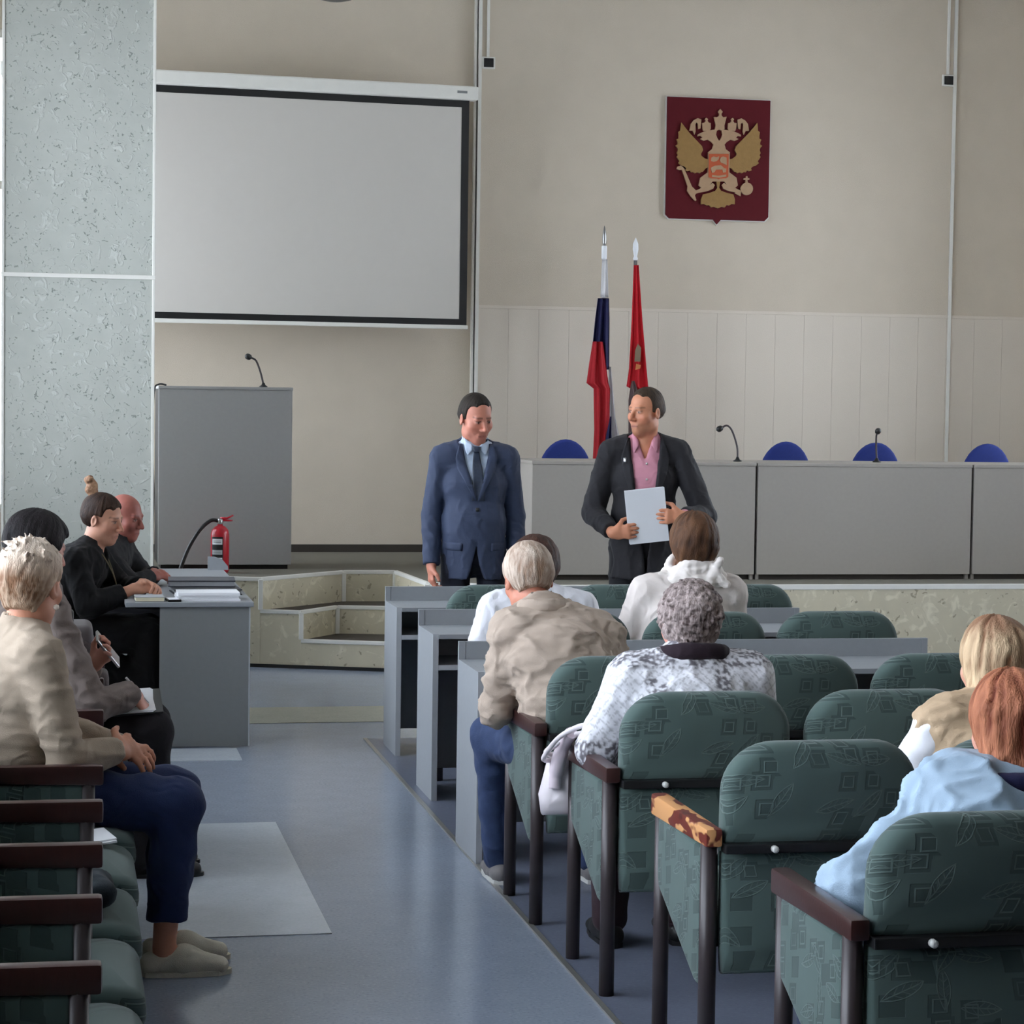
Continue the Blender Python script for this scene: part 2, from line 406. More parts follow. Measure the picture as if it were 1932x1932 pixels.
# stage with the stair bay cut into its corner
Z1, Z2 = .185, .365
fl = lambda X: 14.41-.39*(X-1.2)
stage = struct('stage', prism([(XL, fl(XL)), (1.26, fl(1.26)), (1.86, 14.95), (2.2, 14.95), (2.26, fl(2.26)), (2.9, 13.75), (XR, 13.75), (XR, WF+.05), (XL, WF+.05)], .0, ST-.006), M['stone'], label='low stage faced in flecked beige vinyl')
obj('stage_carpet', prism([(XL, fl(XL)+.03), (1.26, fl(1.26)+.03), (1.84, 14.98), (2.22, 14.98), (2.29, fl(2.26)+.03), (2.9, 13.78), (XR, 13.78), (XR, WF+.05), (XL, WF+.05)], ST-.006, ST), M['carpet'], stage)
s2 = obj('step', prism([(1.262, fl(1.26)+.001), (1.51, fl(1.51)), (1.78, 14.63), (2.25, 14.52), (2.2, 14.95), (1.86, 14.95)], 0, Z2-.006), M['stone'], stage)
obj('tread_cover', prism([(1.33, fl(1.26)+.045), (1.50, fl(1.51)+.035), (1.77, 14.66), (2.24, 14.55), (2.2, 14.949), (1.86, 14.949)], Z2-.006, Z2), M['tread'], s2)
s1 = obj('step', prism([(1.51, fl(1.51)+.001), (2.255, fl(2.255)), (2.25, 14.52), (1.78, 14.63)], 0, Z1-.006), M['stone'], stage)
obj('tread_cover', prism([(1.56, fl(1.51)+.035), (2.25, fl(2.25)+.035), (2.25, 14.519), (1.78, 14.629)], Z1-.006, Z1), M['tread'], s1)
def nosing(parent, pts, z, h=.022, d=.022):
    for a, b in zip(pts[:-1], pts[1:]):
        v = Vector((b[0]-a[0], b[1]-a[1], 0)); L = v.length; 
        me = box(0, L, -.006, d, z-h, z+.003, .004)
        obj('nosing', me, M['white'], parent, (a[0], a[1], 0), (0, 0, math.atan2(v.y, v.x)))
nosing(stage, [(XL, fl(XL)), (1.26, fl(1.26)), (1.86, 14.95), (2.2, 14.95)], ST)
nosing(stage, [(2.2, 14.95), (2.26, fl(2.26))], ST, .022, .022)
nosing(stage, [(2.26, fl(2.26)), (2.9, 13.75), (XR, 13.75)], ST, .03)
nosing(s2, [(1.26, fl(1.26)), (1.51, fl(1.51)), (1.78, 14.63), (2.25, 14.52)], Z2)
nosing(s1, [(1.51, fl(1.51)), (2.255, fl(2.255))], Z1)
for par, px, py, z0, z1 in ((stage, 1.262, fl(1.26), Z2, ST), (stage, 1.86, 14.95, Z2, ST), (stage, 2.2, 14.95, Z2, ST), (stage, 2.26, fl(2.26), 0, ST), (s2, 1.51, fl(1.51), Z1, Z2), (s2, 1.78, 14.63, Z1, Z2)):
    obj('corner_strip', box(px-.014, px+.014, py-.02, py+.005, z0, z1-.01, .004), M['white'], par)
obj('toe_shade', box(0, 3.2, -.004, .004, 0, .022), M['black'], stage, (-.8, fl(-.8)-.002, 0), (0, 0, math.atan2(-.39, 1)))  # black strip painted in for the shadow along the stage foot

# ================================================================== OBJECTS
# projection screen
ang = math.atan2(.2, 2.25)
scr = empty('projection_screen', (2.93, 16.47, 2.22), math.pi+ang*1.0)
tag(scr, 'pulled down projection screen with black border hanging beside the pillar', 'projection screen')
# local +x runs to the left in the picture, +y towards the audience after the half turn
SW, SB, STP = 3.3, .075, 1.66
obj('screen_fabric', box(.0, SW, 0, .004, .03, STP, 0), M['screen'], scr)
bz = bmesh.new(); box_into(bz, 0, .055, .003, .007, .03, STP); box_into(bz, SW-.055, SW, .003, .007, .03, STP)
box_into(bz, .055, SW-.055, .003, .007, .03, .075); box_into(bz, .055, SW-.055, .003, .007, STP-.05, STP)
obj('black_border', bm_mesh(bz), M['black'], scr)
obj('bottom_bar', box(-.01, SW+.01, -.012, .014, .0, .03, .006), M['white'], scr)
hs = obj('housing', box(-.055, SW+.05, -.05, .06, STP, STP+.10, .012), M['white'], scr)
obj('badge', box(.03, .105, .058, .063, STP+.045, STP+.063, .002), M['greyd'], hs)
for q in (.3, SW-.4): obj('bracket', box(q, q+.05, -.19 if q < 1 else -.42, -.05, STP+.04, STP+.09), M['metal'], scr)

# coat of arms
arms = empty('coat_of_arms', (4.894, WF-.002, 3.55)); tag(arms, 'dark red shield with gilded double-headed eagle relief on the front wall', 'emblem')
def em(p, k=1.):
    x = (p[0]-937)/1310*.808; y = p[1]-170-(p[0]-937)*.035
    return (x*k, .455-y/1590*.92)
W_, H0, H1 = .404, -.455, .455
sh = [(-W_, H1), (W_, H1)]+[(W_, H0+.03), (W_-.03, H0), (.03, H0), (0, H0-.035), (-.03, H0), (-W_+.03, H0), (-W_, H0+.03)]
m_ard = mat('arms_red', (88, 18, 26), .7, .08, spec=.2); m_gold = mat('arms_gold', (154, 120, 70), .45, .15, 30, .2, 60, metal=.25); m_gold2 = mat('arms_gold_pale', (172, 140, 108), .5, .12, 30)
m_orng = mat('arms_orange', (186, 84, 44), .5, .1); m_brn = mat('arms_brown', (64, 32, 14), .6, .1)
obj('shield_board', prism(sh, -.028, 0, 'y'), m_ard, arms)
obj('halo_rim', prism([(p[0]*1.022, (p[1])*1.018) for p in sh], -.012, -.001, 'y'), M['white'], arms)  # pale edge halo shaped as a thin added rim
mir = lambda P: [(2*937-p[0], p[1]) for p in P][::-1]
wing = [(455,485),(500,545),(560,620),(640,705),(720,790),(735,840),(710,890),(715,915),(760,950),(805,960),(805,1065),(770,1080),(740,1120),(715,1125),(700,1142),(665,1130),(640,1142),(610,1125),(590,1130),(575,1105),(545,1115),(515,1105),(525,1075),(495,1050),(460,1040),(425,1010),(440,985),(420,955),(405,930),(420,905),(405,880),(418,840),(410,810),(385,785),(415,765),(412,735),(398,705),(425,690),(425,650),(420,605),(445,590),(448,540)]
head = [(937,560),(880,575),(830,582),(790,590),(750,598),(700,620),(665,638),(660,662),(700,655),(722,680),(690,697),(740,722),(790,705),(840,735),(868,770),(850,830),(800,868),(800,900),(937,900),(937,720),(915,690),(895,640),(905,590),(937,575)]
crown = [(725,560),(735,592),(815,592),(828,560),(825,490),(800,485),(785,462),(792,440),(768,422),(752,443),(764,462),(750,485),(718,490)]
crownc = [(880,572),(1003,572),(1000,520),(1026,408),(985,415),(965,400),(958,372),(976,345),(945,308),(918,345),(934,372),(928,400),(905,415),(868,412),(890,520)]
ribbon = [(558,590),(575,500),(610,455),(660,428),(706,445),(697,560),(670,570),(665,500),(645,482),(632,510),(636,600),(624,642),(602,590)]
tail = [(905,1200),(925,1330),(900,1370),(830,1395),(770,1410),(745,1415),(722,1480),(722,1545),(760,1540),(790,1560),(825,1555),(850,1585),(890,1578),(937,1598)]
tail = tail+[(2*937-p[0], p[1]) for p in tail[:-1]][::-1]
leg = [(937,1130),(800,1130),(760,1160),(708,1200),(688,1300),(722,1330),(690,1350),(640,1368),(650,1408),(700,1392),(800,1374),(872,1342),(892,1295),(862,1265),(832,1292),(860,1250),(937,1238)]
scep = [(415,1055),(408,1088),(440,1100),(472,1095),(550,1310),(543,1370),(590,1440),(648,1502),(660,1490),(640,1430),(668,1380),(600,1312),(500,1080),(462,1040)]
orb = [(1300+78*math.cos(a), 1345+82*math.sin(a)) for a in [i*math.pi/10 for i in range(20)]]
cross = [(1280,1265),(1287,1230),(1258,1225),(1262,1205),(1285,1205),(1288,1180),(1305,1180),(1308,1205),(1330,1205),(1332,1225),(1305,1230),(1312,1265)]
link = [(1180,1365),(1225,1372),(1225,1440),(1195,1425),(1150,1400)]
def relief(name, P, m, y0, y1): return obj(name, prism([em(p) for p in P], y0, y1, 'y'), m, arms)
def halo(P, k):
    c = Vector((sum(p[0] for p in P)/len(P), sum(p[1] for p in P)/len(P)))
    return P
for P, nm in ((wing, 'wing'), (head, 'eagle_head'), (crown, 'crown'), (ribbon, 'ribbon'), (leg, 'claw')):
    mm = m_gold if nm == 'wing' else m_gold2
    relief(nm, P, mm, -.045, -.027); relief(nm, mir(P), mm, -.045, -.027)
relief('crown', crownc, m_gold2, -.046, -.027); relief('tail', tail, m_gold, -.044, -.027)
relief('sceptre', scep, m_gold2, -.047, -.027); relief('orb', orb, m_gold2, -.049, -.027); relief('orb_cross', cross, m_gold2, -.047, -.027); relief('claw', link, m_gold2, -.043, -.027)
relief('breast_body', [(800,870),(1074,870),(1074,1200),(1010,1245),(937,1250),(864,1245),(800,1200)], m_gold2, -.046, -.027)
relief('breast_shield', [(808,893),(1058,893),(1058,1190),(1030,1208),(955,1212),(937,1222),(919,1212),(840,1208),(808,1190)], m_orng, -.051, -.045)
for P in ([(838,940),(865,925),(900,935),(935,922),(930,960),(905,985),(870,995),(835,985)], [(955,940),(985,925),(1030,940),(1035,1040),(1000,1020),(960,1005),(945,975)], [(830,1075),(880,1045),(960,1040),(1000,1075),(1030,1085),(1025,1130),(990,1135),(980,1095),(900,1095),(880,1130),(850,1140)], [(850,1165),(930,1175),(1030,1160),(1030,1185),(940,1200),(850,1190)]):
    relief('horseman_relief', P, m_gold2, -.055, -.050)

# flags on floor poles behind the presidium
def fold_cloth(rows, nfold, thick=.006, seed=0, colfn=None):
    """rows: list of (z, xl, xr, y, amp) ; makes a hanging pleated sheet"""
    rnd = random.Random(seed); n = 36; vs_, fs, vals = [], [], []
    ph = rnd.random()*6
    for side in (0, 1):
        for (z, xl, xr, y, amp) in rows:
            for i in range(n+1):
                s = i/n; x = xl+(xr-xl)*s
                yy = y+amp*math.sin(s*nfold*2*math.pi+ph)+.4*amp*math.sin(s*nfold*4.4*math.pi+ph*2)
                vs_.append((x, yy+side*thick, z))
    R_ = len(rows); m = n+1
    for side in (0, 1):
        b = side*R_*m
        for r in range(R_-1):
            for i in range(n):
                q = (b+r*m+i, b+r*m+i+1, b+(r+1)*m+i+1, b+(r+1)*m+i); fs.append(q if side == 0 else q[::-1])
    b2 = R_*m
    for r in range(R_-1):
        for i in (0, n): fs.append((r*m+i, (r+1)*m+i, b2+(r+1)*m+i, b2+r*m+i))
    for i in range(n):
        for r in (0, R_-1): fs.append((r*m+i, r*m+i+1, b2+r*m+i+1, b2+r*m+i))
    me = bpy.data.meshes.new('f'); me.from_pydata(vs_, [], fs)
    for p in me.polygons: p.use_smooth = True
    return me
def densify(rows, k=6):
    out = []
    for a, b in zip(rows[:-1], rows[1:]):
        for i in range(k): out.append(tuple(a[j]+(b[j]-a[j])*i/k for j in range(5)))
    out.append(rows[-1]); return out
m_fw = mat('flag_white', (214, 212, 214), .8, .05, 20, .1, 80); m_fb = mat('flag_blue', (22, 24, 72), .8, .1, 20, .1, 80); m_fr = mat('flag_red', (176, 22, 34), .8, .1, 20, .1, 80)
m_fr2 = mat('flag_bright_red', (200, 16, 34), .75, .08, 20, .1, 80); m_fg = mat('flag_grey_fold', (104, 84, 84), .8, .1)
FY = 16.15
def flag_pole(x, label, tip):
    r = empty('flag', (x, FY, ST)); tag(r, label, 'flag', 'flags behind the presidium')
    obj('pole', tube([(0, .0, .03), (0, 0, tip-ST-.2)], .013, 10), M['metal'], r)
    obj('stand', lathe([(.11, 0), (.11, .02), (.05, .04), (.025, .09)], 24), M['tubem'], r)
    return r
fa = flag_pole(3.882, 'white blue and red striped flag hanging on a floor pole', 2.94)
obj('collar', lathe([(.016, 0), (.02, .01), (.02, .095), (.016, .10)], 14, (0, 0, 2.735-ST)), M['paperw'], fa)
obj('spear_tip', lathe([(.010, 0), (.014, .02), (.016, .06), (.010, .11), (.001, .145)], 12, (0, 0, 2.835-ST)), M['metal'], fa)
o_ = lambda z: z-ST
cf = obj('cloth', fold_cloth(densify([(o_(2.735), -.018, .020, -.02, .002), (o_(2.46), -.026, .030, -.025, .006)]), 1.5, seed=1), m_fw, fa)
cb = obj('cloth', fold_cloth(densify([(o_(2.455), -.050, .036, -.03, .010), (o_(2.30), -.07, .042, -.035, .014), (o_(2.13), -.085, .044, -.035, .016), (o_(1.94), -.05, .047, -.03, .016)]), 2.5, seed=2), m_fb, fa)
obj('cloth', fold_cloth(densify([(o_(2.14), -.086, -.012, -.065, .012), (o_(1.98), -.11, .012, -.067, .014), (o_(1.84), -.128, .034, -.068, .014), (o_(1.80), -.075, .046, -.068, .012), (o_(1.50), -.065, .046, -.066, .012), (o_(1.18), -.075, .035, -.062, .012)]), 2.2, seed=3), m_fr, fa)
obj('cloth', fold_cloth(densify([(o_(1.60), .044, .050, -.09, .004), (o_(1.48), .02, .05, -.092, .008), (o_(1.30), -.005, .06, -.092, .008), (o_(1.15), .0, .07, -.09, .01)]), 1.5, seed=4), m_fb, fa)
obj('cloth', fold_cloth(densify([(o_(1.96), .044, .060, -.02, .004), (o_(1.60), .046, .10, -.02, .012), (o_(1.43), .05, .138, -.02, .014), (o_(1.41), .05, .10, -.02, .014)]), 1.5, seed=5), m_fw, fa)
fb = flag_pole(4.116, 'red flag with small emblem hanging on a floor pole', 2.96)
obj('spear_tip', lathe([(.012, 0), (.02, .01), (.012, .03), (.022, .08), (.02, .12), (.002, .165)], 12, (0, 0, 2.735-ST)), M['paperw'], fb)
obj('cloth', fold_cloth(densify([(o_(2.70), -.018, .018, -.025, .003), (o_(2.30), -.03, .05, -.03, .010), (o_(1.95), -.045, .085, -.032, .014), (o_(1.82), -.062, .10, -.032, .014), (o_(1.80), -.02, .10, -.032, .012), (o_(1.2), -.02, .11, -.03, .012)]), 2.0, seed=6), m_fr2, fb)
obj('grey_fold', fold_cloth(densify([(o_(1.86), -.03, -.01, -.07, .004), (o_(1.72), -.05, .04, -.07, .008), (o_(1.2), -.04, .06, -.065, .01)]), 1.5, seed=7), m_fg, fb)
obj('emblem_patch', prism([(-.012, o_(2.0)), (.03, o_(2.0)), (.035, o_(2.1)), (.01, o_(2.13)), (-.01, o_(2.08))], -.075, -.07, 'y'), mat('patch_grey', (128, 110, 88), .7), fb)
obj('emblem_patch', prism([(-.005, o_(1.94)), (.03, o_(1.95)), (.035, o_(1.975)), (.0, o_(1.985))], -.075, -.07, 'y'), mat('patch_gold', (206, 120, 70), .7), fb)

# lectern on the stage
lec = empty('lectern', (.65, 15.1, ST)); tag(lec, 'tall grey lectern standing on the stage by the pillar', 'lectern')
LW, LD, LH = .875, .55, 1.205
obj('front_panel', box(.0, LW, 0, .025, .03, LH-.02, .003), M['lect'], lec)
obj('side_panel', box(-.001, .024, .026, LD, .03, LH-.02, .003), M['black'], lec)  # this side is blackened to carry the shadow on it
obj('side_panel', box(LW-.024, LW+.001, .026, LD, .03, LH-.02, .003), M['lect'], lec)
obj('top', box(-.004, LW+.004, -.006, LD+.01, LH-.02, LH, .004), M['lect'], lec)
obj('plinth', box(.02, LW-.02, .03, LD-.02, 0, .03), M['black'], lec)
obj('shelf', box(.025, LW-.025, .05, LD, .7, .72), M['lect'], lec)
obj('cable', tube(smooth_path([(.05, .10, LH+.005), (.0, .06, LH+.008), (-.03, .05, LH-.05), (-.035, .06, LH-.4), (-.028, .05, .5), (-.032, .06, .18), (-.03, .06, .01)]), .006, 8), M['black'], lec)
def gooseneck(name, loc, pts, label, rz=0):
    r = empty(name, loc, rz); tag(r, label, 'microphone', 'gooseneck microphones')
    obj('base', lathe([(.028, 0), (.028, .006), (.014, .014), (.008, .03)], 16), M['black'], r)
    P = smooth_path(pts, 5); obj('neck', tube(P, .0065, 8), M['tubem'], r)
    d = (P[-1]-P[-2]).normalized(); e = P[-1]
    h = obj('head', tube([e-d*.004, e+d*.004, e+d*.02, e+d*.034, e+d*.042], [.010, .018, .021, .017, .004], 12), M['black'], r)
    return r
gooseneck('gooseneck_microphone', (1.345, 15.25, ST+LH), [(0, 0, .02), (-.02, 0, .10), (-.05, 0, .175), (-.085, 0, .195)], 'thin gooseneck microphone on top of the grey lectern')

# presidium desks on the stage
PZ = 1.327
def presidium(x0, x1, label):
    r = empty('presidium_desk', (x0, 14.15, ST)); tag(r, label, 'desk', 'presidium desks on the stage')
    w = x1-x0; h = PZ-ST
    obj('front_panel', box(.004, w-.004, 0, .022, .035, h-.022, .002), M['pres'], r)
    obj('desk_top', box(.0, w, -.005, .66, h-.022, h, .003), M['pres'], r)
    for q in (.004, w-.026): obj('side_panel', box(q, q+.022, .024, .64, 0, h-.022, .002), M['pres'], r)
    obj('plinth', box(.03, w-.03, .04, .06, 0, .05), M['dark'], r)
    return r
presidium(2.952, 4.436, 'grey presidium desk section nearest the flags')
presidium(4.446, 5.922, 'middle grey presidium desk section on the stage')
presidium(5.932, 7.41, 'grey presidium desk section farthest from the flags')
gooseneck('gooseneck_microphone', (4.39, 14.42, PZ), [(0, 0, .02), (-.005, 0, .10), (-.04, 0, .20), (-.075, 0, .235), (-.11, 0, .222)], 'gooseneck microphone bent sideways on the presidium beside the standing men')
gooseneck('gooseneck_microphone', (5.385, 14.5, PZ), [(0, 0, .02), (-.006, .0, .10), (-.014, -.02, .175), (-.018, -.05, .20)], 'gooseneck microphone in front of a blue chair on the presidium')
def blue_chair(x, label):
    r = empty('blue_chair', (x, 15.22, ST)); tag(r, label, 'chair', 'blue chairs behind the presidium')
    out = arc(0, .62, .19, .26, 0, 180, 16)+[(-.17, .50), (.17, .50)]
    obj('backrest', pillow(out, .05, .02, 'y', bend=lambda X, Z: .5*X*X), M['blue'], r)
    obj('seat', pillow(rrect(-.23, .23, -.02-.45, -.02, .07), .07, .03, 'z', bend=lambda X, Y: .46), M['blue'], r)
    obj('back_stem', box(-.03, .03, .02, .04, .40, .56, .005), M['black'], r)
    obj('gas_column', tube([(0, -.24, .10), (0, -.24, .43)], .025, 12), M['black'], r)
    for k in range(5):
        a = 2*math.pi*k/5+.3; obj('leg', tube([(0, -.24, .11), (.27*math.cos(a), -.24+.27*math.sin(a), .06)], [.022, .014], 8), M['black'], r)
        obj('caster', lathe([(.006, 0), (.024, .008), (.024, .05), (.01, .062)], 10, (.27*math.cos(a), -.24+.27*math.sin(a), 0)), M['black'], r)
for x, lab in ((3.41, 'blue upholstered chair behind the presidium beside the flags'), (4.985, 'blue upholstered chair behind presidium next to the bent microphone'), (5.645, 'blue upholstered chair with a microphone standing before it'), (6.48, 'blue upholstered chair at the far section of the presidium')):
    blue_chair(x, lab)

# fire extinguisher
ex = empty('fire_extinguisher', (1.035, 14.82, ST)); tag(ex, 'small red fire extinguisher standing in front of the grey lectern', 'fire extinguisher')
obj('cylinder', lathe([(.052, 0), (.060, .012), (.060, .245), (.055, .275), (.035, .298), (.018, .306), (.018, .315)], 24), M['red'], ex)
def wrap(r, a0, a1, z0, z1, t=.0015, n=8):
    pts = [(r*math.cos(math.radians(a0+(a1-a0)*i/n)), r*math.sin(math.radians(a0+(a1-a0)*i/n))) for i in range(n+1)]
    out = [(p[0]*(1+t/r), p[1]*(1+t/r)) for p in pts]
    return prism(pts+out[::-1], z0, z1, 'z')
lb = obj('label', wrap(.0602, 210, 285, .02, .235), M['black'], ex)
for (z0, z1, mm) in ((.185, .222, 'paperw'), (.12, .15, 'edge'), (.03, .10, 'paperw')): obj('label_text_block', wrap(.0618, 216, 280, z0, z1), M[mm], lb)
for (z0, z1) in ((.198, .202), (.208, .211), (.132, .135), (.05, .053), (.062, .065), (.075, .078)): obj('text_line', wrap(.0634, 225, 272, z0, z1, .0006), M['greyd'], lb)
obj('valve', lathe([(.016, .312), (.018, .318), (.018, .345), (.010, .352)], 14), M['metal'], ex)
obj('lever', tube([(.0, 0, .352), (.045, 0, .352), (.085, 0, .372)], [.008, .007, .005], 8), M['red'], ex)
obj('lever', tube([(.0, 0, .340), (.05, 0, .338), (.08, 0, .338)], [.007, .006, .005], 8), M['red'], ex)
obj('hose', tube(smooth_path([(-.012, 0, .335), (-.06, -.01, .338), (-.13, -.03, .28), (-.20, -.05, .17), (-.245, -.06, .06), (-.26, -.06, .01)]), .0125, 10), M['black'], ex)

# hanging ceiling lamp above the screen
la = empty('pendant_lamp', (1.652, 14.0, 4.128)); tag(la, 'small round lamp hanging from the ceiling before the screen', 'lamp')
obj('shade', lathe([(.02, 0.0), (.06, .003), (.105, .014), (.108, .03), (.07, .09), (.02, .11)], 24), mat('lamp_grey', (78, 74, 66), .5), la)
obj('stem', tube([(0, 0, .10), (0, 0, ZC-4.128)], .01, 8), M['tubem'], la)

# ------------------------------------------------------------------ audience desks
def row_desk(x0, x1, yf, yn, label):
    r = empty('row_desk', (x0, yn, 0)); tag(r, label, 'desk', 'grey desks of the front rows')
    w = x1-x0; d = yf-yn
    for q in (0, w-.024):
        obj('side_panel', prism([(0, .004), (d, .004), (d, .785), (d-.024, .785), (d-.024, .716), (0, .716)], q, q+.024, 'x'), M['grey'], r)
        obj('panel_edge', box(q, q+.024, -.003, 0, .004, .714), M['edge'], r)
    obj('front_panel', box(.024, w-.024, d-.022, d-.002, .08, .785, .002), M['grey'], r)
    t = prism([(-.012, .697), (d-.022, .697), (d-.022, .716), (-.012, .716)], .0245, w-.0245, 'x')
    obj('desk_top', t, M['grey'], r)
    sh = obj('shelf', box(.0245, w-.0245, .0, d-.03, .565, .583), M['grey'], r)
    obj('shelf_edge', box(.0245, w-.0245, -.004, 0, .563, .585), M['edge'], sh)
    mid = obj('divider', box(w/2-.011, w/2+.011, .02, d-.03, .004, .563), M['grey'], r)
    return r
row_desk(1.590, 3.25, 11.13, 10.73, 'long grey laminate desk of the front row, closest to the stage')
row_desk(1.566, 3.32, 9.92, 9.51, 'long grey laminate desk of the middle row')
row_desk(1.516, 3.42, 8.61, 8.18, 'long grey laminate desk in front of the man in beige jacket')

# ------------------------------------------------------------------ auditorium chairs
PW = .555
m_worn = pattern_mat('worn_arm_wood', (104, 42, 32), (74, 30, 26), (206, 150, 98), 16., .45, 'speckle', .4)
_mp = next(x for x in m_worn.node_tree.nodes if x.type == 'MAPPING'); _mp.inputs['Scale'].default_value = (1.6, .55, 1.3)
for _x in m_worn.node_tree.nodes:
    if _x.type == 'MATH' and _x.operation == 'MULTIPLY': _x.inputs[1].default_value = 1.0
    if _x.type == 'MAP_RANGE':
        if _x.inputs[1].default_value > .5: _x.inputs[1].default_value, _x.inputs[2].default_value = .50, .54
        else: _x.inputs[1].default_value, _x.inputs[2].default_value = .36, .32
def arm_frame(root, sx):
    P = sx*PW/2
    obj('leg', tube([(P, -.20, 0), (P, -.20, .625)], .0225, 12), M['tubem'], root)
    obj('leg', tube([(P, .24, 0), (P, .24, .625)], .0215, 12), M['tubem'], root)
    bm = bmesh.new(); box_into(bm, P-.023, P+.023, -.245, .285, .622, .668, .009)
    for v in bm.verts:
        if v.co.y > .25: v.co.z -= .012*(v.co.z < .64) - .0
        v.co.x = P+(v.co.x-P)*(1.0 if v.co.y > .2 else .94)
    a = obj('armrest', bm_mesh(bm, smooth=True, angle=40), M['arm'], root)
    out = [(-.175, .615), (.222, .615), (.232, .60), (.232, .46), (.218, .425), (-.13, .265), (-.165, .262), (-.178, .30)]
    obj('side_panel', pillow([(p[0], p[1]) for p in out], .032, .012, 'x', bend=lambda a_, b_: P), M['uph'], root)
def make_chair():
    r = empty('auditorium_chair')
    out = arc(.124, .755, .13, .128, 0, 90, 9)+arc(-.124, .755, .13, .128, 90, 180, 9)+[(-.254, .70), (-.25, .622), (.25, .622), (.254, .70)]
    lean = lambda X, Z: -.225-.06*(Z-.62)+.35*X*X
    obj('backrest', pillow(out, .075, .034, 'y', bend=lean, dome=.006), M['uph'], r)
    low = [(-.245, .30), (.245, .30), (.25, .36), (.25, .605), (-.25, .605), (-.25, .36)]
    obj('lower_back_panel', pillow(low, .05, .02, 'y', bend=lambda X, Z: -.228+.35*X*X), M['uph'], r)
    b = obj('back_bar', box(-.253, .253, -.262, -.215, .608, .631, .003), M['barb'], r)
    for q in (-.13,): obj('knob', tube([(q, -.262, .62), (q, -.276, .62), (q, -.28, .62)], [.009, .009, .004], 10), M['knob'], b)
    so = arc(.19, .29, .06, .08, 0, 90, 5)+arc(-.19, .29, .06, .08, 90, 180, 5)+[(-.25, -.19), (.25, -.19)]
    obj('seat', pillow(so, .10, .04, 'z', bend=lambda X, Y: .405+.02*Y-.35*max(0, Y-.22)**2*3, dome=.012), M['uph'], r)
    obj('seat_support', box(-.25, .25, -.02, .02, .32, .352, .004), M['tubem'], r)
    arm_frame(r, -1)
    return r
proto = make_chair()
used = [False]
def place_chair(x, y, rz, label, group, end=False, worn=False):
    if not used[0]: o = proto; used[0] = True
    else: o = copy_tree(proto)
    o.location = (x, y, 0.0041 if rz == 0 else 0.0); o.rotation_euler = (0, 0, rz)
    tag(o, label, 'chair', group)
    if end: arm_frame(o, 1)
    if worn:
        a = next(c for c in o.children if c.name.startswith('armrest')); a.data = a.data.copy(); a.data.materials[0] = m_worn
    return o
GR = 'green auditorium chairs facing the stage'
rows = [  # arm X, origin Y, labels
 (1.680, 10.22, ['empty green chair at the front desk, seat beside the aisle', 'green chair at the front desk, middle seat, beyond the white scarf woman', 'green chair at the front desk, seat farthest from the aisle']),
 (1.690, 8.91, ['green chair at the middle desk holding the person in white shirt', 'green chair at the middle desk holding the woman in white scarf', 'empty green chair at the middle desk, seat farthest from the aisle']),
 (1.540, 7.42, ['green chair holding the man in beige jacket', 'empty green chair in the row of the beige jacket man, middle seat', 'empty green chair in the row of the beige jacket man, farthest from aisle']),
 (1.560, 6.52, ['green chair holding the curly grey-haired woman', 'empty green chair immediately right of the curly-haired woman', 'green chair two seats right of the curly-haired woman, hidden by the blonde']),
 (1.584, 5.58, ['empty green chair with worn bare wood armrest by the aisle', 'green chair holding the blonde woman in tan vest']),
 (1.605, 4.60, ['green chair holding the red-haired woman in pale blue jacket'])]
for i, (ax, oy, labs) in enumerate(rows):
    for k, lb_ in enumerate(labs):
        place_chair(ax+PW/2+k*PW, oy, 0, lb_, GR, end=(k == len(labs)-1), worn=(i == 4 and k == 0))
GL = 'green auditorium chairs along the window wall'
AY0, AP = 4.24, .57
ordn = ['fifth', 'fourth', 'third', 'second', 'first']
for k in range(5):
    lab = '%s empty green chair from the woman in beige sweater, away from the stage' % ordn[k] if k < 4 else 'empty green chair directly beside the beige sweater woman, away from the stage'
    place_chair(-.200+.0205*AP*k, AY0-PW/2+AP*k, -math.pi/2, lab, GL, worn=False)
place_chair(-.200+.0205*AP*5, AY0-PW/2+AP*5, -math.pi/2, 'green chair by the window wall holding the beige sweater woman', GL)
place_chair(-.200+.0205*AP*6, AY0-PW/2+AP*6, -math.pi/2, 'green chair between the beige sweater woman and the dark-haired note taker', GL)
place_chair(-.200+.0205*AP*7.5, AY0-PW/2+AP*7.5, -math.pi/2, 'green chair by the window wall holding the dark-haired note taker', GL)

# ------------------------------------------------------------------ speakers' table by the pillar
tb = empty('side_table', (.49, 11.12, 0)); tag(tb, 'long grey laminate table beside the pillar with papers on top', 'table')
obj('end_panel', box(0, .43, 0, .025, .004, .688, .002), M['greyd'], tb); obj('panel_edge', box(.43, .437, -.002, .027, .004, .688, .001), M['edge'], tb)
obj('end_panel', box(0, .43, 2.09, 2.115, .004, .688, .002), M['greyd'], tb)
obj('table_top', box(-.165, .452, -.02, 2.14, .688, .712, .004), M['grey'], tb)
obj('modesty_panel', box(.40, .418, .025, 2.09, .15, .688), M['greyd'], tb)
obj('upstand', prism([(.36, .712), (.478, .712), (.474, .735), (.44, .775), (.40, .787), (.36, .79)], 2.02, 2.04, 'y'), M['grey'], tb)
TZ = .712
m_fold = mat('folder_grey', (74, 76, 84), .4, .1); m_fold2 = mat('folder_black', (40, 40, 46), .4, .1)
f1 = empty('document_folder', (.74, 11.62, TZ), .06); tag(f1, 'dark grey document folder lying at bottom of the pair on the table', 'folder', 'document folders')
obj('cover', box(-.17, .17, -.13, .13, 0, .005, .002), m_fold2, f1); obj('pages', box(-.16, .165, -.125, .125, .005, .022), M['greyd'], f1); obj('cover', box(-.17, .17, -.13, .13, .022, .028, .002), m_fold2, f1)
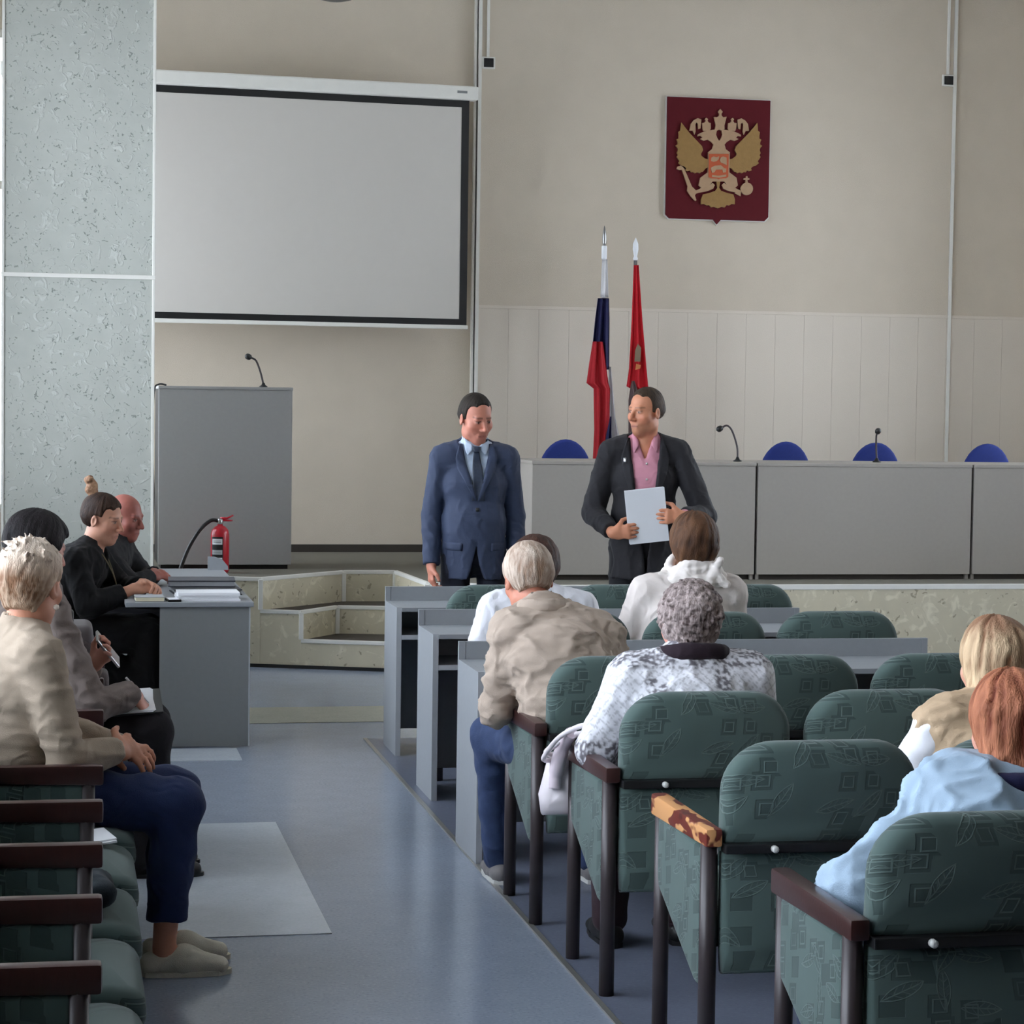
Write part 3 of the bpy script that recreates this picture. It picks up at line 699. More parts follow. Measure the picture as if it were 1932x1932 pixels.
f2 = empty('document_folder', (.73, 11.78, TZ+.028), -.05); tag(f2, 'grey document folder lying on top of the other folder', 'folder', 'document folders')
obj('cover', box(-.17, .17, -.13, .13, 0, .005, .002), m_fold, f2); obj('pages', box(-.16, .165, -.125, .125, .005, .026), M['edge'], f2); obj('cover', box(-.17, .17, -.13, .13, .026, .033, .002), m_fold, f2)
ps = empty('paper_stack', (.73, 11.27, TZ), .03); tag(ps, 'stack of white paper sheets lying on the table corner', 'paper')
for k in range(5):
    a = obj('sheet_bundle', box(-.15, .15, -.105, .105, k*.008, k*.008+.0075), M['paperw'], ps); a.location = (random.uniform(-.008, .008), random.uniform(-.006, .006), 0); a.rotation_euler.z = random.uniform(-.03, .03)
nb = empty('notebook', (.44, 11.19, TZ), .02); tag(nb, 'cream paged grey notebook at the table edge before the woman in black', 'notebook')
obj('cover', box(-.07, .07, -.07, .07, 0, .004), M['greyd'], nb); obj('pages', box(-.066, .068, -.068, .068, .004, .022), mat('cream_pages', (226, 218, 190), .8), nb); obj('cover', box(-.07, .07, -.07, .07, .022, .025), M['edge'], nb)
ph = empty('phone', (.555, 11.17, TZ), .1); tag(ph, 'black phone lying between notebook and paper stack', 'phone')
obj('case', box(-.032, .032, -.06, .06, 0, .012, .003), M['black'], ph); obj('screen', box(-.026, .026, -.055, .055, .012, .0128), M['paperw'], ph)

# ================================================================== PEOPLE: implicit surfaces meshed with surface nets
A = lambda *v: np.array(v, float)
class Vol:
    def __init__(s, lo, hi, h, fine=()):
        s.ax = []
        for i in range(3):
            t = [lo[i]]
            while t[-1] < hi[i]:
                st = h
                for f in fine:
                    if f[0][i]-h < t[-1] < f[1][i]: st = min(st, f[2])
                t.append(t[-1]+st)
            s.ax.append(np.array(t, np.float32))
        s.d = np.full([len(a) for a in s.ax], 1., np.float32)
    def sub(s, lo, hi):
        sl = []
        for i in range(3):
            a = np.searchsorted(s.ax[i], lo[i]); b = np.searchsorted(s.ax[i], hi[i]); sl.append(slice(max(a-1, 0), b+1))
        return tuple(sl), (s.ax[0][sl[0]][:, None, None], s.ax[1][sl[1]][None, :, None], s.ax[2][sl[2]][None, None, :])
    def comb(s, sl, b, k, op):
        a = s.d[sl]
        if a.size == 0: return
        if op == '+':
            h = np.clip(.5+.5*(a-b)/k, 0, 1); s.d[sl] = a+(b-a)*h-k*h*(1-h)
        else:
            nb = -b; h = np.clip(.5+.5*(nb-a)/k, 0, 1); s.d[sl] = a+(nb-a)*h+k*h*(1-h)
    def ecap(s, a, b, ra, rb, u=(1, 0, 0), k=.02, op='+'):
        a = np.asarray(a, float); b = np.asarray(b, float)
        if np.isscalar(ra): ra = (ra, ra)
        if np.isscalar(rb): rb = (rb, rb)
        d = b-a; L = np.linalg.norm(d)
        if L < 1e-5: d = A(0, 0, 1); L = 1e-5
        else: d = d/L
        u = np.asarray(u, float); u = u-d*(u@d)
        if np.linalg.norm(u) < 1e-3: u = np.cross(d, A(0, 1, .3))
        u = u/np.linalg.norm(u); w = np.cross(d, u)
        m = max(*ra, *rb)+max(k, .012)+.012
        sl, (X, Y, Z) = s.sub(np.minimum(a, b)-m, np.maximum(a, b)+m)
        X = X-np.float32(a[0]); Y = Y-np.float32(a[1]); Z = Z-np.float32(a[2])
        d = d.astype(np.float32); u = u.astype(np.float32); w = w.astype(np.float32)
        al = X*d[0]+Y*d[1]+Z*d[2]; t = np.clip(al/np.float32(L), 0, 1); pe = al-t*np.float32(L)
        pu = X*u[0]+Y*u[1]+Z*u[2]; pw = X*w[0]+Y*w[1]+Z*w[2]
        ru = ra[0]+(rb[0]-ra[0])*t; rw = ra[1]+(rb[1]-ra[1])*t; rm = np.minimum(ru, rw)
        q = np.sqrt((pu/ru)**2+(pw/rw)**2+(pe/rm)**2)
        s.comb(sl, ((q-1)*rm).astype(np.float32), k, op)
    def ell(s, c, r, R=None, k=.02, op='+'):
        c = np.asarray(c, float); r = A(*r); m = r.max()+max(k, .012)+.012
        sl, (X, Y, Z) = s.sub(c-m, c+m)
        X = X-np.float32(c[0]); Y = Y-np.float32(c[1]); Z = Z-np.float32(c[2])
        R = np.eye(3) if R is None else R; R = R.astype(np.float32)
        p = [(X*R[0, i]+Y*R[1, i]+Z*R[2, i])/np.float32(r[i]) for i in range(3)]
        k0 = np.sqrt(p[0]**2+p[1]**2+p[2]**2)+1e-6
        k1 = np.sqrt(sum((p[i]/np.float32(r[i]))**2 for i in range(3)))+1e-6
        s.comb(sl, (k0*(k0-1)/k1).astype(np.float32), k, op)
    def fn(s, f, lo, hi, k=.004, op='-'):
        sl, P = s.sub(lo, hi); s.comb(sl, f(*P).astype(np.float32)+np.zeros(s.d[sl].shape, np.float32), k, op)
    def plane(s, p, n):
        n = A(*n); n = n/np.linalg.norm(n)
        X, Y, Z = s.ax[0][:, None, None], s.ax[1][None, :, None], s.ax[2][None, None, :]
        s.d = np.maximum(s.d, ((X-p[0])*n[0]+(Y-p[1])*n[1]+(Z-p[2])*n[2]).astype(np.float32))
    def mesh(s):
        d = s.d; sg = d < 0
        nx, ny, nz = d.shape
        c = np.zeros((nx-1, ny-1, nz-1), np.int8)
        offs = [(i, j, k) for i in (0, 1) for j in (0, 1) for k in (0, 1)]
        for i, j, k in offs: c += sg[i:nx-1+i, j:ny-1+j, k:nz-1+k]
        I, J, K = np.nonzero((c > 0) & (c < 8))
        idx = np.full(c.shape, -1, np.int32); idx[I, J, K] = np.arange(len(I))
        co = {o: d[I+o[0], J+o[1], K+o[2]] for o in offs}
        acc = np.zeros((len(I), 3)); cnt = np.zeros(len(I))
        for o in offs:
            for ax in range(3):
                if o[ax] == 0:
                    o2 = list(o); o2[ax] = 1; o2 = tuple(o2)
                    a, b = co[o], co[o2]; mk = (a < 0) != (b < 0)
                    t = np.where(mk, a/np.where(mk, a-b, 1), 0)
                    p = np.tile(np.array(o, float), (len(I), 1)); p[:, ax] = t
                    acc[mk] += p[mk]; cnt[mk] += 1
        acc /= cnt[:, None]
        V = np.empty((len(I), 3))
        for ax, ii in enumerate((I, J, K)): V[:, ax] = s.ax[ax][ii]+acc[:, ax]*(s.ax[ax][ii+1]-s.ax[ax][ii])
        Q = []
        for ax in range(3):
            b, cc = (ax+1) % 3, (ax+2) % 3
            sl0 = [slice(None)]*3; sl1 = [slice(None)]*3; sl0[ax] = slice(0, -1); sl1[ax] = slice(1, None)
            s0 = sg[tuple(sl0)]; s1 = sg[tuple(sl1)]
            G = np.array(np.nonzero(s0 != s1))
            ok = (G[b] > 0) & (G[cc] > 0) & (G[b] < d.shape[b]-1) & (G[cc] < d.shape[cc]-1)
            G = G[:, ok]
            inside = s0[tuple(G)]
            def cell(db, dc):
                H = G.copy(); H[b] -= db; H[cc] -= dc; return idx[tuple(H)]
            q = np.stack([cell(0, 0), cell(1, 0), cell(1, 1), cell(0, 1)], 1)
            q[~inside] = q[~inside][:, ::-1]
            Q.append(q)
        Q = np.concatenate(Q); Q = Q[(Q >= 0).all(1)]
        # one relaxation pass
        return V, Q

def normals(V, Q):
    n = np.cross(V[Q[:, 2]]-V[Q[:, 0]], V[Q[:, 3]]-V[Q[:, 1]]); N = np.zeros_like(V)
    for i in range(4): np.add.at(N, Q[:, i], n)
    return N/(np.linalg.norm(N, axis=1)[:, None]+1e-12)
def relax(V, Q, it=1, f=.5):
    for _ in range(it):
        S = np.zeros_like(V); c = np.zeros(len(V))
        for i in range(4):
            for j in (1, 3):
                np.add.at(S, Q[:, i], V[Q[:, (i+j) % 4]]); np.add.at(c, Q[:, i], 1)
        V = V+(S/np.maximum(c, 1)[:, None]-V)*f
    return V
_rs = np.random.RandomState(3)
_K = _rs.normal(size=(14, 3)); _PH = _rs.rand(14)*6.28
def noise(P, f, seed=0):
    r = np.zeros(len(P))
    for i in range(7):
        k = _K[(i+seed) % 14]; r += np.sin(P@(k*f)+_PH[(i+seed*3) % 14]+1.3*np.sin(P@(_K[(i+5+seed) % 14]*f*.6)))
    return r/7*1.8
def to_mesh(V, Q, col=None):
    me = bpy.data.meshes.new('s')
    me.vertices.add(len(V)); me.vertices.foreach_set('co', V.astype(np.float32).ravel())
    me.loops.add(Q.size); me.loops.foreach_set('vertex_index', Q.astype(np.int32).ravel())
    me.polygons.add(len(Q)); me.polygons.foreach_set('loop_start', np.arange(0, Q.size, 4, dtype=np.int32))
    me.polygons.foreach_set('loop_total', np.full(len(Q), 4, np.int32)); me.polygons.foreach_set('use_smooth', np.ones(len(Q), bool))
    me.update(); me.validate()
    if col is not None:
        a = me.color_attributes.new('Col', 'FLOAT_COLOR', 'POINT')
        a.data.foreach_set('color', np.concatenate([col, np.ones((len(col), 1))], 1).astype(np.float32).ravel())
    return me

def rotm(yaw, pitch, roll):
    y, p, r = (math.radians(v) for v in (yaw, -pitch, roll))
    Rz = np.array([[math.cos(y), -math.sin(y), 0], [math.sin(y), math.cos(y), 0], [0, 0, 1]])
    Rx = np.array([[1, 0, 0], [0, math.cos(p), -math.sin(p)], [0, math.sin(p), math.cos(p)]])
    Ry = np.array([[math.cos(r), 0, math.sin(r)], [0, 1, 0], [-math.sin(r), 0, math.cos(r)]])
    return Rz@Rx@Ry
unit = lambda v: np.asarray(v, float)/np.linalg.norm(v)
smooth01 = lambda x, a, b: np.clip((x-a)/(b-a), 0, 1)**2*(3-2*np.clip((x-a)/(b-a), 0, 1))

MS = {'skin': attr_mat('skin', .5, .06, 200), 'hair': attr_mat('hair', .6, .5, 260, spec=.2, stretch=(1, 1, .25)), 'cloth': attr_mat('printed_cloth', .85, .2, 300)}
def add_folds(m, sc=9., st=.55):
    n = m.node_tree.nodes; l = m.node_tree.links; mp = next(x for x in n if x.type == 'MAPPING'); bp = next(x for x in n if x.type == 'BUMP')
    f = n.new('ShaderNodeTexNoise'); f.inputs['Scale'].default_value = sc; f.inputs['Detail'].default_value = 2.5; f.inputs['Distortion'].default_value = 1.6
    try: f.noise_type = 'RIDGED_MULTIFRACTAL'
    except Exception: pass
    l.new(mp.outputs[0], f.inputs['Vector']); b = n.new('ShaderNodeBump'); b.inputs['Strength'].default_value = st; b.inputs['Distance'].default_value = .02
    l.new(f.outputs['Fac'], b.inputs['Height']); l.new(b.outputs[0], bp.inputs['Normal'])
_cm = {}
def cloth(col, rough=.85, bump=.2, bscale=350, sheen=.04, var=.08):
    key = (col, rough)
    if key not in _cm:
        m = mat('cloth_%02x%02x%02x' % tuple(int(c) for c in col), col, rough, var, 25, bump, bscale, .3, sheen=sheen); _cm[key] = m
        add_folds(m)
    return _cm[key]

def add_head(v, c, R, fem=False, s=1.):
    P = lambda x, y, z: c+R@(A(x, y, z)*s)
    E = lambda p, r, k=.02, op='+', RR=None: v.ell(P(*p), [q*s for q in r], R if RR is None else R@RR, k*s, op)
    E((0, -.012, .036), (.075, .094, .087), .02)
    j = .94 if fem else 1.
    E((0, .022, -.035), (.061*j, .068, .082), .03)
    E((0, .062, -.096), (.024*j, .020, .020), .035)
    for q in (-1, 1):
        E((q*.044*j, .052, -.022), (.022, .022, .020), .03)
        E((q*.046*j, .005, -.072), (.016, .030, .022), .03)
    v.ecap(P(-.034, .076, .026), P(.034, .076, .026), .010*s, .010*s, k=.018*s)
    for q in (-1, 1): E((q*.031, .099, .007), (.019, .013, .013), .012, '-')
    for q in (-1, 1): E((q*.031, .0735, .006), (.0145, .0125, .0115), .004)
    v.ecap(P(0, .088, .014), P(0, .112, -.028), .0075*s, .0115*s, k=.012*s)
    for q in (-1, 1): E((q*.012, .098, -.033), (.009, .010, .008), .008)
    v.ecap(P(-.019, .0815, -.0615), P(.019, .0815, -.0615), .0065*s, .0065*s, k=.008*s)
    v.ecap(P(-.016, .081, -.073), P(.016, .081, -.073), .0072*s, .0072*s, k=.008*s)
    v.ecap(P(-.022, .0935, -.0668), P(.022, .0935, -.0668), .0035*s, .0035*s, k=.005*s, op='-')
    for q in (-1, 1):
        T = rotm(q*-18, 0, 0)
        E((q*.079, -.008, -.004), (.0085, .020, .031), .006, '+', T); E((q*.087, -.002, .0), (.007, .011, .018), .006, '-', T)

def head_color(V, c, R, skin, brow, lips, eye=(70, 50, 40), s=1., stub=None, red=.12):
    L = ((V-c)@R)/s; x, y, z = L.T
    base = np.array(lin(skin)); C = np.tile(base, (len(V), 1))
    C *= (1+.05*noise(V, 60)[:, None])
    fr = (y > .03)
    def blend(w, col):
        nonlocal C
        w = np.clip(w, 0, 1)[:, None]; C = C*(1-w)+np.array(lin(col))*w
    rc = np.exp(-(((np.abs(x)-.042)/.022)**2+((z+.03)/.025)**2+((y-.06)/.04)**2))+np.exp(-((x/.016)**2+((z+.03)/.02)**2+((y-.11)/.03)**2))
    C[:, 1:] *= (1-red*1.3*np.clip(rc, 0, 1))[:, None]
    if stub is not None:
        blend(.35*smooth01(-z, .045, .07)*fr*(1-smooth01(-z, .115, .135))*smooth01(y, .02, .05), stub)
    ax = np.abs(x)
    bz = .0275-.10*(ax-.032)**2*8
    blend(.62*smooth01(-np.abs(z-bz-.002), -.0055, -.002)*((ax > .010) & (ax < .052) & (y > .045)), brow)
    ee = 1-np.sqrt(((ax-.031)/.0155)**2+((z-.0055)/.0062)**2)
    blend(.55*smooth01(ee, 0, .3)*(y > .06), (190, 168, 156))
    ei = 1-np.sqrt(((ax-.031)/.0062)**2+((z-.0055)/.0064)**2); blend(smooth01(ei, 0, .35)*(y > .06), eye)
    blend(.75*smooth01(-np.abs(z-.0125), -.0035, -.0012)*((ax > .016) & (ax < .047) & (y > .055)), (60, 36, 30))
    lp = 1-np.sqrt((x/.026)**2+((z+.067)/.0105)**2); blend(.45*smooth01(lp, 0, .35)*(y > .06), lips)
    blend(.7*smooth01(-np.abs(z+.067), -.002, -.0008)*((ax < .022) & (y > .06)), (96, 44, 42))
    return C

def add_hand(v, W, d, n, side, curl=(15, 25, 15), s=1., thumb=(.6, .75, .25), spread=.0):
    d = unit(d); n = unit(n-d*(np.asarray(n, float)@d)); t = np.cross(d, n)*side
    v.ecap(W-d*.01*s, W+d*.025*s, (.027*s, .020*s), (.031*s, .017*s), t, .012)
    v.ecap(W+d*.02*s, W+d*.078*s, (.030*s, .016*s), (.040*s, .0135*s), t, .015)
    for i, (L, r) in enumerate(((.070, .0090), (.079, .0092), (.073, .0088), (.057, .0078))):
        p = W+(d*(.082-.004*abs(i-1))+t*(.0315-.021*i))*s; ang = 0
        for f, a, rr in ((.45, curl[0], 1.), (.30, curl[1], .93), (.25, curl[2], .85)):
            ang += math.radians(a+2*i)
            dd = d*math.cos(ang)+n*math.sin(ang)+t*spread*(1.5-i); q = p+unit(dd)*L*f*s
            v.ecap(p, q, r*rr*s, r*rr*.94*s, t, .004); p = q
    p = W+(d*.028+t*.028)*s
    dd = unit(d*thumb[0]+t*thumb[1]+n*thumb[2]); q = p+dd*.042*s; v.ecap(p, q, .013*s, .0105*s, t, .010)
    dd = unit(d*(thumb[0]+.5)+t*(thumb[1]-.45)+n*(thumb[2]+.12)); v.ecap(q, q+dd*.032*s, .0105*s, .0085*s, t, .005)

# ---- skeletons (local: facing +Y, +X is the person's right hand)
def seated(top=1.25, lean=(0, 0), sw=.175, knee=.44, seat=.46, hipx=.09):
    s = (top-seat)/.793; Z = lambda k: seat+k*s
    J = dict(pel=A(0, 0, Z(.085)), wai=A(0, 0, Z(.235)), che=A(0, 0, Z(.40)), nek=A(0, .0, Z(.545)), hc=A(0, .03, Z(.67)))
    for q, n in ((-1, 'L'), (1, 'R')):
        J['sh'+n] = A(q*sw, 0, Z(.485)); J['hi'+n] = A(q*hipx, .03, Z(.075)); J['kn'+n] = A(q*(hipx+.02), knee, Z(.06)); J['an'+n] = A(q*(hipx+.02), knee+.0, .085)
        J['el'+n] = A(q*(sw+.06), .06, Z(.25)); J['wr'+n] = A(q*.12, .30, Z(.17)); J['ft'+n] = A(0, 1, 0)
    for k in ('wai', 'che', 'nek', 'hc', 'shL', 'shR', 'elL', 'elR'):
        f = (J[k][2]-J['pel'][2])/(Z(.485)-J['pel'][2]); J[k] = J[k]+A(lean[0]*f, lean[1]*f, 0)
    return J
def standing(H=1.74, sw=.185):
    s = H/1.74
    J = dict(pel=A(0, 0, .95*s), wai=A(0, .01, 1.10*s), che=A(0, .0, 1.29*s), nek=A(0, -.01, 1.478*s), hc=A(0, .025, H-.123))
    for q, n in ((-1, 'L'), (1, 'R')):
        J['sh'+n] = A(q*sw, -.01, 1.415*s); J['hi'+n] = A(q*.09, 0, .92*s); J['kn'+n] = A(q*.10, .01, .49*s); J['an'+n] = A(q*.11, -.02, .085)
        J['el'+n] = A(q*(sw+.05), -.02, 1.12*s); J['wr'+n] = A(q*(sw+.045), .05, .865*s); J['ft'+n] = A(q*.2, 1, 0)
    return J

def torso(v, J, pad, w=1., dep=1., belly=0., yoke=.05):
    u = unit(J['shR']-J['shL']); mid = (J['shL']+J['shR'])/2
    P = lambda a, b: (a*w+pad, b*w*dep+pad)
    v.ecap(J['pel'], J['wai'], P(.165, .118), P(.150, .108), u, .04)
    v.ecap(J['wai'], J['che'], P(.150, .108), P(.168, .112), u, .04)
    v.ecap(J['che'], mid-A(0, 0, .03), P(.168, .112), P(.135, .080), u, .04)
    if belly: v.ell(J['wai']+A(0, .05, 0), (.13*w+pad, .09+belly, .13), None, .06)
    v.ecap(J['shL'], J['shR'], yoke+pad, yoke+pad, u, .03)
    for n in 'LR': v.ecap(J['sh'+n]*.75+mid*.25+A(0, 0, .01), J['nek']+A(0, 0, -.01), .045+pad, .05+pad, u, .05)

def build(name, loc, rz, label, group, J, S):
    root = empty(name, loc, rz); tag(root, label, 'person', group)
    hs = S.get('hs', 1.); R = rotm(*S.get('head', (0, 0, 0))); hc = J['hc']; w = S.get('w', 1.)
    allp = np.array([J[k] for k in J if k[:2] != 'ft']); lo = allp.min(0)-.17; hi = allp.max(0)+.19; lo[2] = max(lo[2], -.01)
    fine = [(hc-.14, hc+.145, S.get('hh', .0048))]
    for n in 'LR':
        if S.get('hand'+n): fine.append((J['wr'+n]-.06, J['wr'+n]+.06+unit(S['hand'+n][0])*.10+.03, .005))
    # ---------------- body, one continuous surface
    v = Vol(lo, hi, .011, fine)
    torso(v, J, -.012, w*.97, yoke=.04)
    v.ecap(hc+R@A(0, -.022, -.06), J['nek']+A(0, 0, -.02), (.052*hs, .055*hs), (.056, .056), (1, 0, 0), .03)
    for n, q in (('L', -1), ('R', 1)):
        v.ecap(J['sh'+n], J['el'+n], .042, .036, k=.03); v.ecap(J['el'+n], J['wr'+n], .036, .026, k=.02)
        v.ecap(J['hi'+n], J['kn'+n], .07*w, .05, k=.03); v.ecap(J['kn'+n], J['an'+n], .05, .034, k=.02)
        f = unit(J['ft'+n]); v.ecap(J['an'+n]+A(0, 0, -.03), J['an'+n]+f*.10+A(0, 0, -.05), .030, .020, k=.02)
        hd = S.get('hand'+n, ((0, .6, -.8), (0, -.8, -.6), (20, 30, 20)))
        add_hand(v, J['wr'+n], A(*hd[0]), A(*hd[1]), q, hd[2], S.get('hsz', 1.), *(hd[3:]))
    add_head(v, hc, R, S.get('fem', False), hs)
    V, Q = v.mesh(); V = relax(V, Q, 1, .25)
    C = head_color(V, hc, R, S['skin'], S.get('brow', (60, 44, 36)), S.get('lips', (168, 96, 88)), S.get('eye', (60, 44, 36)), hs, S.get('stub'), S.get('red', .12))
    obj('body', to_mesh(V, Q, C), MS['skin'], root)
    T = S.get('top')
    garments = {}
    if T:
        lo2 = lo.copy(); lo2[2] = max(lo[2], T.get('zmin', 0)); v = Vol(lo2, hi, T.get('h', .0085))
        torso(v, J, T['pad'], w, T.get('dep', 1.), T.get('belly', 0), T.get('yoke', .05))
        u = unit(J['shR']-J['shL'])
        if 'hem' in T:
            hz, hr = T['hem']; v.ecap(J['wai'], A(J['pel'][0], J['pel'][1]+.005, hz), (.152*w+T['pad'], .112*w+T['pad']), hr, u, .03); v.plane((0, 0, hz), (0, 0, -1))
        for n in 'LR':
            sl = T.get('sleeve', 1.); r0, r1, r2 = T.get('arm', (.060, .052, .042)); a, b, c_ = J['sh'+n], J['el'+n], J['wr'+n]
            if sl >= .5:
                e = b+(c_-b)*min(1, (sl-.5)*2)
                v.ecap(a, b, r0, r1, k=T.get('ak', .025)); v.ecap(b, e, r1, r2, k=.012)
                dd = unit(c_-b); m_ = r2+.03; v.fn(lambda X, Y, Z, e=e, dd=dd: -((X-e[0])*dd[0]+(Y-e[1])*dd[1]+(Z-e[2])*dd[2]), e-m_, e+m_, .003) if T.get('cuffcut', True) else None
            elif sl > 0:
                e = a+(b-a)*sl*2; v.ecap(a, e, r0, r1, k=.02)
        if 'neck' in T:
            nr, nh = T['neck']; ax = unit(hc-J['nek']); v.ecap(J['nek']-ax*.02, J['nek']+ax*nh, nr+.012, nr, k=.02)
            v.ecap(J['nek']+ax*(nh-.004), J['nek']+ax*(nh+.09), nr-.009, nr-.004, k=.004, op='-')
        if 'cut' in T: T['cut'](v, J)
        V, Q = v.mesh(); N = normals(V, Q)
        fa = T.get('fold', .004); ff = T.get('ff', 34)
        st = T.get('fdir', (1., 1., .45))
        nz = noise(V*np.array(st), ff, T.get('seed', 0)); rg = (1-np.abs(np.clip(nz, -1, 1)))**3; rg2 = (1-np.abs(np.clip(noise(V*np.array(st), ff*1.7, T.get('seed', 0)+3), -1, 1)))**4; V = V+N*(fa*(1.25*rg+.7*rg2-.6))[:, None]
        V = relax(V, Q, 1, .35)
        colf = T.get('colf')
        g = obj(T.get('name', 'jacket'), to_mesh(V, Q, colf(V) if colf else None), MS['cloth'] if colf else T['mat'], root); garments['top'] = (V, Q)
    if 'under' in S:
        T2 = S['under']; lo2 = lo.copy(); lo2[2] = J['wai'][2]-.1; v = Vol(lo2, hi, .008)
        torso(v, J, T2['pad'], w, T2.get('dep', 1.), T2.get('belly', 0))
        if 'neck' in T2:
            nr, nh = T2['neck']; ax = unit(hc+R@A(0, -.02, -.06)-J['nek']); v.ecap(J['nek']-ax*.03, J['nek']+ax*nh, nr+.01, nr, k=.012)
            v.ecap(J['nek']+ax*(nh-.002), J['nek']+ax*(nh+.06), nr-.006, nr, k=.003, op='-')
        if 'cut' in T2: T2['cut'](v, J)
        for n in 'LR':
            if n in T2.get('cuff', ''):
                dd = unit(J['wr'+n]-J['el'+n]); v.ecap(J['wr'+n]-dd*.06, J['wr'+n]-dd*.022, .036, .036, k=.005)
        V, Q = v.mesh(); N = normals(V, Q); nz = noise(V*np.array((1., 1., .5)), 45, 4); V = V+N*(T2.get('fold', .002)*nz)[:, None]
        obj(T2.get('name', 'shirt'), to_mesh(V, Q), T2['mat'], root); garments['under'] = (V, Q)
    B = S.get('legs')
    if B:
        lo2 = lo.copy(); hi2 = hi.copy(); hi2[2] = J['wai'][2]+.12; v = Vol(lo2, hi2, .0095)
        u = unit(J['hiR']-J['hiL'])
        v.ecap(J['pel']-A(0, 0, .02), J['pel']+A(0, 0, .06), (.172*w, .125*w), (.16*w, .118*w), u, .04)
        for n in 'LR':
            r0, r1, r2 = B.get('r', (.092, .072, .055)); v.ecap(J['hi'+n], J['kn'+n], r0*w, r1, k=.03)
            e = J['an'+n]+(J['kn'+n]-J['an'+n])*B.get('short', .0)
            v.ecap(J['kn'+n], e, r1, r2, k=.03)
        if B.get('skirt'):
            a, b = (J['knL']+J['knR'])/2, (J['hiL']+J['hiR'])/2; v.ecap(b, a+A(0, -.02, .0), (.19, .095), (.17, .085), u, .05); v.ecap(a, A(a[0], a[1]-.02, B['skirt']), (.17, .08), (.19, .10), u, .05); v.ecap(A(0, .12, .40), A(0, .30, B['skirt']+.02), (.19, .10), (.19, .16), u, .05)
        if B.get('cutz') is not None: v.plane((0, 0, B['cutz']), (0, 0, -1))
        V, Q = v.mesh(); N = normals(V, Q); nz = noise(V, 30, 2); V = V+N*(B.get('fold', .004)*nz)[:, None]; V = relax(V, Q, 1, .3)
        obj(B.get('name', 'trousers'), to_mesh(V, Q), B['mat'], root)
    F = S.get('shoes')
    if F:
        for n in 'LR':
            a = J['an'+n]; f = unit(J['ft'+n]*np.array((1, 1, 0))); u = np.cross(f, A(0, 0, 1)); z0 = F.get('z', 0.)
            v = Vol(np.minimum(a, a+f*.22)-.09, np.maximum(a, a+f*.22)+.08, .006)
            b = A(a[0], a[1], z0)
            v.ecap(b-f*.035+A(0, 0, .035), b+f*.06+A(0, 0, .045), (.038, .038), (.042, .042), u, .02)
            v.ecap(b+f*.06+A(0, 0, .040), b+f*.165+A(0, 0, .026), (.042, .044), (.040, .026), u, .03)
            v.ecap(b+A(0, 0, .09), b+A(0, 0, .15), .038, .036, k=.006, op='-')
            v.plane((0, 0, z0+.002), (0, 0, -1))
            V, Q = v.mesh(); so = obj('shoe', to_mesh(V, Q), F['mat'], root)
            pts = [b+f*x_+u*y_ for x_, y_ in ((-.07, 0), (-.055, .03), (.0, .037), (.10, .043), (.16, .036), (.195, .015), (.20, 0), (.195, -.015), (.16, -.036), (.10, -.043), (0, -.037), (-.055, -.03))]
            obj('sole', prism([(p[0], p[1]) for p in pts], z0+.001, z0+.016, 'z'), F.get('sole', F['mat']), so)
    return root, R, garments

# ---- hair in head coordinates
def hair_mesh(root, hc, R, prim, base, streak, strand=26, amp=.003, s=1., h=.0045, box_=((-.16, -.2, -.24), (.16, .16, .22)), relaxn=1, fr=38, mixp=.5, name='hair', dirz=.25, root_col=None):
    v = Vol(A(*box_[0]), A(*box_[1]), h); prim(v)
    V, Q = v.mesh(); N = normals(V, Q)
    az = np.arctan2(V[:, 0], -(V[:, 1]+.01))
    if dirz < .9:
        G = np.stack([az*.095, np.linalg.norm(V-A(0, -.02, .03), axis=1)*.5, V[:, 2]*dirz], 1); G = G+.004*noise(V, 30, 2)[:, None]
    else: G = V
    st = noise(G, fr*3.2, 1); n2 = noise(G, fr*8., 3); big = noise(V, 22, 5)
    V = V+N*(amp*(st*.75+n2*.45))[:, None]
    V = relax(V, Q, relaxn, .2)
    m_ = np.clip(mixp+.26*n2+.26*st+.22*big, 0, 1)[:, None]
    C = np.array(lin(base))*(1-m_)+np.array(lin(streak))*m_
    if root_col is not None:
        k = smooth01(V[:, 2], root_col[1], root_col[2])[:, None]*.8; C = C*(1-k)+np.array(lin(root_col[0]))*k
    Vw = (V*s)@R.T+hc
    return obj(name, to_mesh(Vw, Q, C), MS['hair'], root)
def cap_prim(t=.009, front=.08, nape=-.055, side=-.01, back=0., templ=.02, vol=(0, 0, 0), earcut=True):
    def f(v):
        v.ell((0, -.014-back*.5, .038+vol[2]*.4), (.075+t+vol[0], .094+t+back+vol[1], .087+t+vol[2]), None, .02)
        v.ecap((0, -.055-back, .0), (0, -.055-back*.6, nape+.02), (.062+t*.6+vol[0]*.7, .045+t*.5), (.050, .032), (1, 0, 0), .03)
        v.ell((0, .105, front-.112), (.072, .092, .112), None, .012, '-')
        for q in (-1, 1):
            v.ell((q*.062, .085, front-.125+templ), (.035, .062, .105), None, .012, '-')
            if earcut: v.ell((q*.088, .012, -.022+side), (.030, .036, .040), None, .008, '-')
        v.plane((0, 0, nape), (0, -.25, -1))
        v.fn(lambda X, Y, Z: np.maximum(Z-(-.035+side), -(Y+.03)), A(-.2, -.06, -.25), A(.2, .2, .05), .01)
    return f

